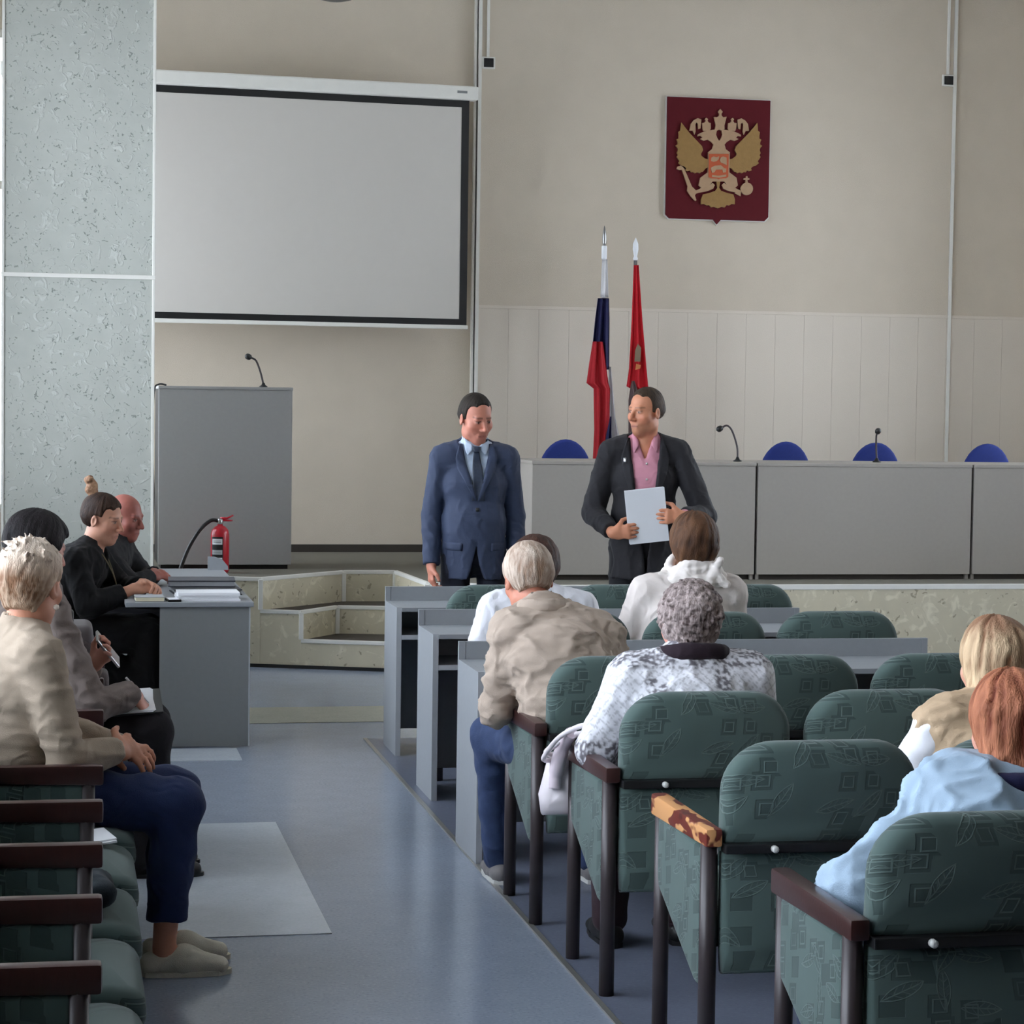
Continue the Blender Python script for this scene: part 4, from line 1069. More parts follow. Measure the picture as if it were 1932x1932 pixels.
# ---- flat garments laid onto a surface (lapels, ties, plackets)
def conform(root, name, m, gar, L, Rr, off=.004, th=.004, nu=10, nv=6, y0=.6):
    """strip between two edge polylines (x,z) cast onto the front (+Y) of the garments"""
    Vs, Fs = [], []; b = 0
    for V, Q in gar: Vs += [Vector(p) for p in V]; Fs += [[int(i)+b for i in q] for q in Q]; b += len(V)
    bvh = BVHTree.FromPolygons(Vs, Fs)
    def samp(P, t):
        t = t*(len(P)-1); i = min(int(t), len(P)-2); f = t-i
        return (P[i][0]*(1-f)+P[i+1][0]*f, P[i][1]*(1-f)+P[i+1][1]*f)
    G = []
    for i in range(nu+1):
        a, c = samp(L, i/nu), samp(Rr, i/nu); row = []
        for j in range(nv+1):
            t = j/nv; x, z = a[0]*(1-t)+c[0]*t, a[1]*(1-t)+c[1]*t
            h = bvh.ray_cast(Vector((x, y0, z)), Vector((0, -1, 0)))
            row.append((x, (h[0].y if h[0] else None), z))
        G.append(row)
    ys = [p[1] for r in G for p in r if p[1] is not None]; my = sum(ys)/max(1, len(ys)) if ys else 0
    G = [[(p[0], (p[1] if p[1] is not None else my), p[2]) for p in r] for r in G]
    vs_ = []; fs = []; n = nv+1; m2 = (nu+1)*n
    for s_ in (0, 1):
        for r in G:
            for p in r: vs_.append((p[0], p[1]+off-(th if s_ else 0), p[2]))
    for i in range(nu):
        for j in range(nv):
            q = (i*n+j, i*n+j+1, (i+1)*n+j+1, (i+1)*n+j); fs.append(q); fs.append(tuple(m2+k for k in q[::-1]))
    for i in range(nu):
        for j in (0, nv): fs.append((i*n+j, (i+1)*n+j, m2+(i+1)*n+j, m2+i*n+j))
    for j in range(nv):
        for i in (0, nu): fs.append((i*n+j, i*n+j+1, m2+i*n+j+1, m2+i*n+j))
    me = bpy.data.meshes.new('c'); me.from_pydata(vs_, [], fs)
    bm = bmesh.new(); bm.from_mesh(me); bmesh.ops.recalc_face_normals(bm, faces=bm.faces[:]); bm.to_mesh(me); bm.free()
    for p in me.polygons: p.use_smooth = True
    return obj(name, me, m, root)

def Wd(root, p):
    c, s = math.cos(root.rotation_euler.z), math.sin(root.rotation_euler.z)
    return (root.location.x+p[0]*c-p[1]*s, root.location.y+p[0]*s+p[1]*c, root.location.z+p[2])
def vcut(zb, zt, hw, x0=0., bottom=None, y_=.0, xs=0.):
    def f(v, J):
        lo = A(-.3, y_, zb-.02); hi = A(.3, .5, zt+.1)
        v.fn(lambda X, Y, Z: np.maximum(np.abs(X-x0-xs*(Z-zb))-hw*(Z-zb)/(zt-zb), -(Y-y_)), lo, hi, .003)
        if bottom:
            z0, zh, bw = bottom
            v.fn(lambda X, Y, Z: np.maximum(np.abs(X-x0)-bw*np.clip((z0-Z)/(z0-zh), 0, 1)**1.5, np.maximum(-(Y-y_), Z-z0)), A(-.3, y_, zh-.05), A(.3, .5, z0+.02), .003)
    return f

# ---------------- man in blue-grey suit
navy = cloth((58, 68, 92), .7); shirt_b = cloth((196, 212, 232), .7)
J = standing(1.738, .172); J['wrR'] = A(.222, .05, .87); J['wrL'] = A(-.222, .03, .86); J['elR'] = A(.215, -.03, 1.12); J['elL'] = A(-.215, -.03, 1.12)
S = dict(skin=(200, 132, 110), head=(22, 17, 3), stub=(160, 104, 92), brow=(62, 40, 34), red=.08, w=.87,
    handR=((0, .12, -1), (-1, -.2, 0), (28, 38, 25)), handL=((0, .12, -1), (1, -.2, 0), (28, 38, 25)),
    top=dict(name='jacket', mat=navy, pad=.014, hem=(.80, (.165, .125)), arm=(.060, .052, .043), ak=.008, yoke=.046, fold=.004, ff=30, zmin=.75, cut=vcut(1.205, 1.50, .088, bottom=(.985, .79, .05))),
    under=dict(mat=shirt_b, pad=.003, neck=(.062, .045), fold=.001), legs=dict(mat=cloth((34, 37, 50), .75), r=(.09, .07, .06)), shoes=dict(mat=M['black']))
r1, R1, G = build('person', (2.09, 11.45, 0), math.radians(177), 'standing man in blue-grey suit and dark tie', 'standing speakers', J, S)
hair_mesh(r1, J['hc'], R1, cap_prim(.006, .106, -.045, templ=.034), (30, 25, 21), (52, 44, 37), 40, .0012)
g = [G['top'], G['under']]
tie = mat('tie_pattern', (46, 56, 74), .5, .45, 70)
conform(r1, 'tie', tie, g, [(-.012, 1.455), (-.030, 1.36), (-.038, 1.20)], [(.014, 1.455), (.022, 1.36), (.026, 1.20)], .008, .006)
conform(r1, 'tie_knot', tie, g, [(-.020, 1.475), (-.012, 1.445)], [(.022, 1.475), (.014, 1.445)], .018, .012, 4, 4)
for q in (-1, 1):
    conform(r1, 'collar_wing', shirt_b, g, [(q*.062, 1.52), (q*.058, 1.455), (q*.046, 1.432)], [(q*.016, 1.478), (q*.022, 1.455), (q*.044, 1.430)], .012, .005, 6, 4)
    conform(r1, 'lapel', navy, g, [(q*.085, 1.488), (q*.108, 1.42), (q*.098, 1.36), (q*.05, 1.27), (q*.010, 1.20)], [(q*.070, 1.488), (q*.060, 1.42), (q*.045, 1.36), (q*.020, 1.27), (q*.003, 1.20)], .010, .007, 14, 5)
    conform(r1, 'pocket_flap', navy, g, [(q*.075, .985), (q*.075, .945)], [(q*.155, .99), (q*.155, .95)], .006, .004, 3, 6)
conform(r1, 'button', M['black'], g, [(-.009, 1.165), (-.009, 1.148)], [(.008, 1.165), (.008, 1.148)], .006, .004, 2, 2)

# ---------------- man in black jacket and pink shirt
blk = cloth((40, 39, 43), .75); pink = cloth((214, 150, 166), .7)
J = standing(1.782, .178)
J['elR'] = A(.265, .02, 1.135); J['wrR'] = A(.165, .255, 1.045); J['elL'] = A(-.315, .05, 1.125); J['wrL'] = A(-.185, .27, 1.135)
S = dict(skin=(206, 140, 108), head=(-46, 4, -2), brow=(92, 62, 44), stub=(150, 110, 86), red=.12, w=.92,
    handR=((-.93, .18, .12), (-.1, -1, .05), (14, 26, 18)), handL=((.93, .18, .0), (.1, -1, 0), (14, 22, 14)),
    top=dict(name='jacket', mat=blk, pad=.016, hem=(.80, (.178, .132)), arm=(.064, .060, .046), ak=.008, yoke=.048, fold=.005, ff=26, zmin=.75, sleeve=.95, cut=vcut(.80, 1.52, .082, x0=-.012, xs=.02)),
    under=dict(mat=pink, pad=.002, neck=(.064, .03), fold=.0035, cuff='L', cut=lambda v, J: v.fn(lambda X, Y, Z: np.maximum(np.abs(X)-.035*(Z-1.41)/.1, -(Y-.0)), A(-.1, 0, 1.40), A(.1, .3, 1.60), .004)),
    legs=dict(mat=cloth((28, 28, 32), .75), r=(.094, .072, .06)), shoes=dict(mat=M['black']))
r2_, R2_, G = build('person', (2.985, 11.45, 0), math.radians(168), 'standing man in black jacket and pink shirt holding paper', 'standing speakers', J, S)
hair_mesh(r2_, J['hc'], R2_, cap_prim(.006, .110, -.045, templ=.046), (40, 31, 24), (76, 58, 42), 40, .0012)
g = [G['top'], G['under']]
for q in (-1, 1):
    conform(r2_, 'collar_wing', pink, g, [(q*.066, 1.555), (q*.066, 1.49), (q*.062, 1.455)], [(q*.030, 1.51), (q*.034, 1.485), (q*.058, 1.45)], .012, .005, 6, 4)
    conform(r2_, 'lapel', blk, g, [(q*.092, 1.525), (q*.125, 1.43), (q*.115, 1.36), (q*.07, 1.22), (q*.035, 1.10)], [(q*.078, 1.525), (q*.072, 1.43), (q*.062, 1.36), (q*.046, 1.22), (q*.028, 1.10)], .010, .007, 14, 5)
conform(r2_, 'badge', M['metal'], g, [(.098, 1.425), (.098, 1.400)], [(.112, 1.425), (.112, 1.400)], .016, .004, 3, 3)
for k in range(4): conform(r2_, 'shirt_button', M['knob'], g, [(-.012, 1.40-.08*k), (-.012, 1.39-.08*k)], [(-.002, 1.40-.08*k), (-.002, 1.39-.08*k)], .005, .003, 2, 2)
pp = empty('paper_sheets', Wd(r2_, (-.005, .278, 1.135)), math.radians(168)); pp.rotation_euler = (math.radians(-14), math.radians(7), math.radians(168)); tag(pp, 'white paper sheets held by the man in black jacket', 'paper')
obj('sheet', box(-.100, .100, -.001, .001, -.142, .142), M['paperw'], pp); s_ = obj('sheet', box(-.100, .100, -.001, .001, -.142, .142), M['paperw'], pp); s_.location = (.004, -.0028, .003)

# ---------------- man in beige jacket
beige = cloth((180, 163, 148), .85); jeans = cloth((50, 65, 98), .85, var=.3)
J = seated(1.215, (-.16, .15), .20); J['hc'] = A(-.225, .25, 1.092); J['nek'] = A(-.19, .17, .985)
J['pel'] = A(-.07, -.02, .53); J['wai'] = A(-.11, .0, .70); J['shL'] = A(-.30, .12, .925); J['shR'] = A(.01, .15, .905); J['che'] = A(-.14, .08, .84)
J['elL'] = A(-.35, .14, .665); J['wrL'] = A(-.25, .40, .735); J['elR'] = A(.10, .22, .70); J['wrR'] = A(-.02, .44, .74)
J['knL'] = A(-.315, .40, .53); J['anL'] = A(-.27, .46, .09); J['hiL'] = A(-.17, .05, .52); J['hiR'] = A(.03, .05, .52); J['knR'] = A(.06, .42, .52); J['anR'] = A(.06, .42, .09)
S = dict(skin=(204, 136, 112), head=(6, 18, -3), w=1.02, hh=.006,
    top=dict(name='jacket', mat=beige, pad=.022, arm=(.074, .062, .05), fold=.011, ff=26, fdir=(.45, .8, 1.3), ak=.03, neck=(.068, .03), zmin=.40, yoke=.055, seed=2),
    legs=dict(mat=jeans, fold=.006), shoes=dict(mat=cloth((120, 116, 116), .7), sole=M['knob']))
r, R, G = build('person', (1.8175, 7.42, .004), 0, 'grey-haired man in beige jacket leaning towards the aisle', 'seated audience', J, S)
hair_mesh(r, J['hc'], R, cap_prim(.010, .085, -.062, back=.004, templ=.03), (150, 122, 102), (222, 206, 190), 46, .0022, mixp=.45, fr=46)
cl = Vol(J['nek']-.14, J['nek']+.14, .006)
for k in range(24):
    a0, a1 = (math.radians(15*k+q) for q in (0, 15)); f = lambda a: J['nek']+A(.078*math.cos(a), .074*math.sin(a)+.005, .035-.012*math.sin(a))
    cl.ecap(f(a0), f(a1), .010, .010, k=.004); cl.ecap(f(a0)+A(0, 0, -.022)*1.0+A(.012*math.cos(a0), .012*math.sin(a0), 0), f(a1)+A(0, 0, -.022)+A(.012*math.cos(a1), .012*math.sin(a1), 0), .012, .012, k=.02)
V, Q = cl.mesh(); obj('collar', to_mesh(relax(V, Q), Q), beige, r)

# ---------------- person in white shirt (mostly hidden)
J = seated(1.135, (0.0, .12), .18); J['hc'] = A(.0, .20, 1.012)
S = dict(skin=(206, 150, 126), head=(0, 16, 0), hh=.007, top=dict(name='shirt', mat=cloth((232, 232, 238), .8), pad=.014, sleeve=.38, arm=(.062, .064, .05), fold=.004, neck=(.062, .02), zmin=.4, cuffcut=False),
    legs=dict(mat=cloth((44, 44, 52))), shoes=dict(mat=M['black']))
r, R, G = build('person', (1.905, 8.85, .004), 0, 'dark-haired person in white short-sleeved shirt behind the middle desk', 'seated audience', J, S)
hair_mesh(r, J['hc'], R, cap_prim(.02, .085, -.09, back=.01, vol=(.006, .0, .006)), (46, 30, 26), (84, 54, 42), 40, .003)

# ---------------- woman with white scarf
J = seated(1.24, (.055, .06), .178); J['hc'] = A(.085, .10, 1.118); J['elL'] = A(-.20, .12, .72)
S = dict(skin=(214, 164, 140), head=(-8, 4, 2), fem=True, hh=.007, top=dict(name='cardigan', mat=cloth((228, 218, 212), .85), pad=.016, arm=(.066, .058, .045), fold=.004, zmin=.4, neck=(.07, .02)),
    legs=dict(mat=cloth((60, 56, 60))), shoes=dict(mat=M['black']))
r, R, G = build('person', (2.46, 8.85, .004), 0, 'woman with short brown hair and white scarf', 'seated audience', J, S)
def bob(v):
    cap_prim(.022, .085, -.085, side=-.06, back=.012, vol=(.004, 0, .004), earcut=False)(v)
    v.ecap((0, -.075, -.02), (0, -.06, -.085), (.075, .045), (.056, .035), (1, 0, 0), .03)
    v.ell((0, .14, -.02), (.075, .10, .12), None, .012, '-')
hair_mesh(r, J['hc'], R, bob, (56, 36, 25), (112, 78, 54), 34, .004, fr=30)
sc = Vol(J['nek']-.26, J['nek']+.24, .007)
rn = random.Random(5)
for k in range(5):
    rr, zz, ph_ = .078+.010*k, .075-.028*k, rn.random()*6
    pts = [J['nek']+A((rr+.014*k*.5)*math.cos(a)*1.05, rr*.95*math.sin(a)+.01, zz+.020*math.sin(a*2+ph_)+.03*math.cos(a)) for a in [i*math.pi/10 for i in range(21)]]
    for a, b in zip(pts[:-1], pts[1:]): sc.ecap(a, b, .021, .021, k=.008)
kp = J['nek']+A(.075, -.085, .03)
for dx, dz, L in ((.02, .05, .05), (.05, -.05, .10), (-.02, -.04, .06)): sc.ecap(kp, kp+A(dx, -.02, dz), .022, .016, k=.012)
sc.ecap(J['nek']+A(-.10, -.03, .0), J['nek']+A(-.20, -.01, -.16), (.05, .02), (.055, .018), (1, 0, 0), .02)
sc.ecap(J['nek']+A(.08, -.04, .0), J['nek']+A(.15, -.03, -.10), (.045, .02), (.04, .018), (1, 0, 0), .02)
V, Q = sc.mesh(); N = normals(V, Q); V = V+N*(.004*noise(V*np.array((.6, .6, 1.6)), 70, 2))[:, None]; obj('scarf', to_mesh(V, Q), cloth((238, 230, 224), .9), r)

# ---------------- curly-haired woman in patterned top
J = seated(1.165, (.03, .05), .185); J['hc'] = A(.035, .10, 1.042); J['elL'] = A(-.245, .10, .675); J['wrL'] = A(-.11, .30, .62)
def print10(V):
    x, y, z = V.T
    wht = np.array(lin((236, 236, 242))); drk = np.array(lin((70, 62, 70)))
    g1 = np.abs(((x*1.0+z*.9+y*.4)*34) % 1-.5); g2 = np.abs(((x*1.0-z*.9-y*.4)*34) % 1-.5)
    C = np.tile(wht, (len(V), 1)); ln = np.maximum(smooth01(-g1, -.10, -.04), smooth01(-g2, -.10, -.04))[:, None]*.38
    C = C*(1-ln)+drk*ln
    pan = np.maximum(smooth01(-np.abs(x+.115-.12*(z-.8)), -.035, -.028)*(y < .03)*(z < .90), np.maximum(smooth01(-np.abs(x-.10), -.03, -.022)*(z > .72), smooth01(-z, -.715, -.70)*(x < -.14)))
    pan = np.maximum(pan, smooth01(z, .925, .935))
    fl_ = (smooth01(noise(V, 210, 1), -.35, .25)*.75+.12)[:, None]; dp = wht*(1-fl_)+drk*fl_
    p = np.clip(pan, 0, 1)[:, None]; return C*(1-p)+dp*p
S = dict(skin=(212, 150, 132), head=(4, 6, 0), fem=True, w=1.05, hh=.007, top=dict(name='patterned_top', mat=None, colf=print10, pad=.018, sleeve=.80, arm=(.070, .064, .056), fold=.005, zmin=.4, h=.0065, neck=(.07, .012)),
    legs=dict(mat=cloth((50, 34, 40))), shoes=dict(mat=M['black']))
r, R, G = build('person', (1.8255, 6.48, .004), 0, 'woman with curly grey hair in white patterned top', 'seated audience', J, S)
def curls(v):
    cap_prim(.012, .085, -.085, back=.006, side=-.03, earcut=True)(v)
    rr = random.Random(11)
    for i in range(190):
        z = rr.uniform(-.75, 1.); a = rr.uniform(0, 6.283); q = math.sqrt(max(0, 1-z*z)); p = A(.086*q*math.cos(a), -.02+.104*q*math.sin(a), .034+.098*z)
        if p[1] > .045 and p[2] < .09: continue
        if p[2] < -.02 and abs(p[0]) > .05 and p[1] > -.02: continue
        t1 = unit(np.cross(p, A(rr.uniform(-1, 1), rr.uniform(-1, 1), rr.uniform(-1, 1)))); nn = unit(p-A(0, -.02, .03)); t2 = np.cross(nn, t1); rad = rr.uniform(.011, .021); a0 = rr.random()*6
        pts = [p+nn*.004+(t1*math.cos(a0+w_)+t2*math.sin(a0+w_))*rad for w_ in (0, 1.1, 2.2, 3.3, 4.2)]
        for b, c in zip(pts[:-1], pts[1:]): v.ecap(b, c, .0062, .0062, k=.003)
    for i in range(34):
        p = A(rr.uniform(-.055, .055), rr.uniform(-.10, -.075), rr.uniform(-.13, -.05)); v.ecap(p, p+A(rr.uniform(-.015, .015), -.006, -.026), .010, .006, k=.004)
hair_mesh(r, J['hc'], R, curls, (78, 64, 62), (188, 172, 168), 10, .0012, h=.0042, fr=60, mixp=.48, dirz=1., relaxn=0)
cl = Vol(J['nek']-.16, J['nek']+.16, .006)
for k in range(-8, 17):
    a0, a1 = (math.radians(15*(k+q)) for q in (0, 1)); f = lambda a: J['nek']+A(.098*math.cos(a), .085*math.sin(a), .015-.02*math.sin(a))
    cl.ecap(f(a0), f(a1), (.016, .022), (.016, .022), (1, 0, 0), .012)
V, Q = cl.mesh(); obj('dark_collar', to_mesh(relax(V, Q), Q), cloth((40, 28, 36), .9), r)

# ---------------- blonde woman in tan vest
J = seated(1.145, (.03, .06), .165); J['hc'] = A(.04, .13, 1.022); J['elL'] = A(-.215, .10, .70)
tan = cloth((190, 164, 134), .7); wsh = cloth((236, 236, 242), .8)
S = dict(skin=(216, 166, 142), head=(8, 2, 0), fem=True, hh=.007, top=dict(name='vest', mat=tan, pad=.02, sleeve=0, arm=(.06, .05, .04), fold=.008, ff=34, fdir=(.5, 1, 1.3), zmin=.4, neck=(.07, .03)),
    under=dict(mat=wsh, pad=-.002, neck=(.062, .04)), legs=dict(mat=cloth((52, 56, 70))), shoes=dict(mat=M['black']))
r, R, G = build('person', (2.405, 5.54, .004), 0, 'woman with long blonde hair in tan vest and white sleeves', 'seated audience', J, S)
for n in 'LR':
    sv = Vol(np.minimum(J['sh'+n], J['wr'+n])-.12, np.maximum(J['sh'+n], J['wr'+n])+.12, .008); sv.ecap(J['sh'+n], J['el'+n], .066, .06, k=.02); sv.ecap(J['el'+n], J['wr'+n], .058, .045, k=.02)
    V, Q = sv.mesh(); N = normals(V, Q); V = V+N*(.005*noise(V*np.array((.6, 1, 1.2)), 34, 1))[:, None]; obj('sleeve', to_mesh(relax(V, Q), Q), wsh, r)
def longhair(v):
    cap_prim(.014, .09, -.09, side=-.08, back=.006, earcut=False)(v)
    v.ecap((0, -.03, .03), (0, -.045, -.10), (.088, .082), (.092, .070), (1, 0, 0), .03)
    v.ecap((0, -.045, -.10), (-.012, -.055, -.225), (.094, .068), (.097, .045), (1, 0, 0), .03)
    v.ecap((-.06, -.03, -.15), (-.125, -.035, -.245), (.03, .04), (.010, .018), (1, 0, 0), .03)
    v.ell((0, .14, -.04), (.07, .11, .15), None, .012, '-')
hair_mesh(r, J['hc'], R, longhair, (118, 80, 54), (232, 204, 166), 42, .005, box_=((-.18, -.2, -.31), (.18, .16, .18)), fr=34, mixp=.5, dirz=.12, h=.0042, root_col=((128, 84, 62), .06, .14))

# ---------------- red-haired woman in pale blue jacket
J = seated(1.115, (.15, .07), .20); J['hc'] = A(.205, .14, .992); J['nek'] = A(.18, .07, .875); J['pel'] = A(.06, 0, .53)
J['shL'] = A(.02, .06, .815); J['elL'] = A(-.175, .06, .665); J['wrL'] = A(-.19, .22, .575)
bl = cloth((164, 186, 206), .75)
S = dict(skin=(214, 160, 140), head=(4, 6, 0), fem=True, w=1.05, hh=.007, top=dict(name='jacket', mat=bl, pad=.02, arm=(.078, .074, .052), fold=.014, ff=20, fdir=(.8, .8, 1.1), zmin=.4, neck=(.075, .02), ak=.012, seed=3, yoke=.05),
    legs=dict(mat=cloth((52, 60, 84))), shoes=dict(mat=M['black']))
r, R, G = build('person', (1.8825, 4.60, .004), 0, 'woman with long red hair in pale blue jacket', 'seated audience', J, S)
def redhair(v):
    cap_prim(.016, .09, -.09, side=-.08, back=.01, earcut=False)(v)
    v.ecap((0, -.035, .03), (0, -.05, -.10), (.090, .082), (.088, .066), (1, 0, 0), .03)
    v.ecap((0, -.05, -.10), (-.005, -.062, -.205), (.088, .062), (.086, .042), (1, 0, 0), .03)
    v.ell((0, .14, -.04), (.07, .11, .15), None, .012, '-')
    for k in range(16):
        a = -1.4+2.8*k/15; p = A(.088*math.sin(a), -.045-.066*math.cos(a), .045+.012*math.sin(k*2.1)); q = A(.088*math.sin(a+.2), -.045-.066*math.cos(a+.2), .045+.012*math.sin((k+1)*2.1)); v.ecap(p, q, .015, .015, k=.006)
    v.ecap((-.02, -.115, .05), (.02, -.12, .06), .026, .022, k=.01)
hair_mesh(r, J['hc'], R, redhair, (100, 44, 28), (200, 132, 98), 40, .0042, box_=((-.18, -.2, -.26), (.18, .16, .18)), fr=34, mixp=.45, dirz=.12, h=.004)
cl = Vol(J['nek']-.18, J['nek']+.18, .007)
for k in range(24):
    a0, a1 = (math.radians(15*(k+q)) for q in (0, 1)); f = lambda a: J['nek']+A(.11*math.cos(a), .095*math.sin(a), .012-.012*math.sin(a))
    cl.ecap(f(a0), f(a1), .024, .024, k=.01)
V, Q = cl.mesh(); obj('dark_collar', to_mesh(relax(V, Q), Q), cloth((30, 32, 66), .9), r)

# ---------------- woman in beige sweater on the window side
J = seated(1.27, (0, .04), .17, knee=.50); J['hc'] = A(0, .075, 1.147)
J['shR'] = A(.165, .10, .955); J['shL'] = A(-.165, -.02, .955); J['elR'] = A(.225, .175, .665); J['wrR'] = A(.10, .315, .675); J['elL'] = A(-.20, .13, .70); J['wrL'] = A(-.03, .335, .665)
for n, q in (('L', -1), ('R', 1)): J['kn'+n] = A(q*.09, .495, .515); J['an'+n] = A(q*.075, .46, .09)
J['anL'] = A(-.10, .47, .09)
S = dict(skin=(212, 150, 122), head=(58, 6, 0), fem=True, w=1.05, hh=.006, handR=((-.75, .6, .1), (-.5, -.6, -.5), (30, 40, 25)), handL=((.75, .6, -.05), (-.3, .2, -.9), (25, 35, 25)),
    top=dict(name='sweater', mat=cloth((172, 156, 138), .9), pad=.016, arm=(.066, .056, .044), fold=.006, ff=22, fdir=(.35, .35, 1.7), zmin=.40, neck=(.066, .02), hem=(.49, (.18, .15))),
    legs=dict(mat=cloth((38, 50, 86), .85, var=.2), r=(.10, .076, .060), short=.15, cutz=.165, fold=.007), shoes=dict(mat=cloth((214, 208, 190), .7)))
r, R, G = build('person', (-.145, 6.815, 0), -math.pi/2, 'short-haired blonde woman in beige sweater and jeans', 'people on the window side', J, S)
def spiky(v):
    cap_prim(.013, .085, -.085, back=.008, vol=(.0, 0, .006), side=.006)(v)
    rr = random.Random(4)
    for i in range(70):
        z = rr.uniform(.35, 1.); a = rr.uniform(0, 6.283); q = math.sqrt(max(0, 1-z*z)); p = A(.088*q*math.cos(a), -.022+.108*q*math.sin(a), .040+.102*z)
        if p[1] > .05 and p[2] < .085: continue
        d = unit(A(p[0]*.7+rr.uniform(-.05, .05), -.08+rr.uniform(-.05, .04), .05*z+rr.uniform(-.06, .03))); v.ecap(p-d*.012, p+d*rr.uniform(.012, .03), .0042, .002, k=.010)
hair_mesh(r, J['hc'], R, spiky, (128, 92, 66), (226, 200, 174), 30, .0025, fr=44, mixp=.38, dirz=.4, root_col=((240, 222, 204), .02, .12))
ear = J['hc']+R@A(.088, -.006, -.055); obj('earring', lathe([(.001, -.009), (.008, -.005), (.0095, 0), (.008, .006), (.001, .009)], 10, tuple(ear)), mat('pearl', (236, 222, 208), .25), r)

# ---------------- dark-haired note taker
taupe = cloth((124, 112, 106), .85)
J = seated(1.285, (0, .07), .18, knee=.47); J['hc'] = A(0, .085, 1.16)
J['shR'] = A(.18, .12, .955); J['shL'] = A(-.17, .03, .955); J['elR'] = A(.24, .265, .625); J['wrR'] = A(.14, .415, .665); J['elL'] = A(-.20, .16, .70); J['wrL'] = A(-.07, .27, .735)
S = dict(skin=(206, 146, 126), head=(34, 14, 0), w=1.0, hh=.007, handR=((-.15, .55, -.75), (-.3, -.75, -.5), (25, 35, 25)), handL=((.2, .6, .55), (.6, -.5, .4), (35, 40, 25)),
    top=dict(name='coat', mat=taupe, pad=.022, arm=(.074, .064, .05), fold=.009, ff=26, fdir=(.6, .6, 1.2), zmin=.40, neck=(.07, .03), hem=(.47, (.19, .15))),
    legs=dict(mat=cloth((28, 25, 30), .9), r=(.10, .085, .07)), shoes=dict(mat=M['black']))
r, R, G = build('person', (-.15, 8.24, 0), -math.pi/2, 'black-haired person in taupe coat writing on lap papers', 'people on the window side', J, S)
hair_mesh(r, J['hc'], R, cap_prim(.018, .08, -.075, back=.010, vol=(.006, .002, .002)), (16, 13, 14), (38, 32, 34), 20, .003)
note5 = r
def at5(p): return Wd(note5, p)
ns = empty('note_sheets', at5((.03, .385, .618)), -math.pi/2); ns.rotation_euler = (math.radians(4), math.radians(8), -math.pi/2); tag(ns, 'white sheets on a dark clipboard in the note taker lap', 'paper')
obj('clipboard', box(-.155, .155, -.125, .135, -.008, -.002, .002), M['black'], ns)
for k in range(3): a = obj('sheet', box(-.148, .148, -.105, .105, -.0015+k*.002, k*.002), M['paperw'], ns); a.rotation_euler.z = (k-1)*.03
pn = obj('pen', tube([at5((.115, .47, .626)), at5((.15, .39, .72))], [.002, .0045], 8), M['knob']); tag(pn, 'light pen held over the lap sheets', 'pen')
hp = empty('phone', at5((-.04, .33, .80)), -math.pi/2); hp.rotation_euler = (math.radians(35), math.radians(25), -math.pi/2); tag(hp, 'silver smartphone held up by the note taker', 'phone')
obj('case', box(-.036, .036, -.005, .005, -.07, .07, .004), M['metal'], hp); obj('camera_lens', box(-.026, -.006, -.0065, -.005, .035, .06, .0005), M['black'], hp)

# ---------------- woman in black at the table, topknot
bk = cloth((13, 12, 14), .95)
J = seated(1.212, (0, .13), .165, knee=.46); J['hc'] = A(.0, .225, 1.09); J['nek'] = A(0, .165, .95)
J['shR'] = A(.15, .085, .885); J['shL'] = A(-.13, .20, .885); J['elR'] = A(.225, .15, .68); J['wrR'] = A(.13, .38, .757); J['elL'] = A(-.14, .32, .73); J['wrL'] = A(.045, .44, .765)
S = dict(skin=(208, 152, 126), head=(-30, 12, 2), fem=True, hh=.0045, brow=(96, 66, 50), handR=((-.35, .9, .05), (-.6, -.2, -.7), (25, 35, 25)), handL=((.75, .45, .0), (.2, -.5, -.8), (30, 40, 25)),
    top=dict(name='dress_top', mat=bk, pad=.014, sleeve=.86, arm=(.066, .064, .052), fold=.005, zmin=.40, cut=vcut(.84, .96, .06, y_=.2)), legs=dict(name='skirt', mat=bk, skirt=.22, fold=.006), shoes=dict(mat=M['black']))
r, R, G = build('person', (.0, 11.5, 0), -math.pi/2, 'woman in black with blonde topknot sitting at the table', 'people on the window side', J, S)
hair_mesh(r, J['hc'], R, cap_prim(.009, .088, -.055, back=.006, side=.012, templ=.03), (34, 24, 20), (74, 52, 40), 46, .002)
def bun(v):
    v.ecap((0, -.075, .105), (.0, -.098, .15), .026, .024, k=.01)
    for k in range(7):
        a = k*.9; v.ecap((.014*math.cos(a), -.10+.014*math.sin(a), .13+.008*k), (.016*math.cos(a+1), -.105+.016*math.sin(a+1), .138+.008*k), .021, .018, k=.005)
hair_mesh(r, J['hc'], R, bun, (124, 86, 62), (200, 160, 128), 8, .002, name='topknot', dirz=1.)
lw = [J['nek']+R*0@A(0, 0, 0)+A(*p) for p in ((-.05, .03, .0), (-.04, .085, -.06), (.0, .12, -.16), (.03, .135, -.24), (.05, .12, -.16), (.075, .075, -.06), (.055, .03, .0))]
obj('lanyard', tube(smooth_path([tuple(p) for p in lw], 4), .0035, 6), mat('lanyard_olive', (110, 100, 76), .8), r)

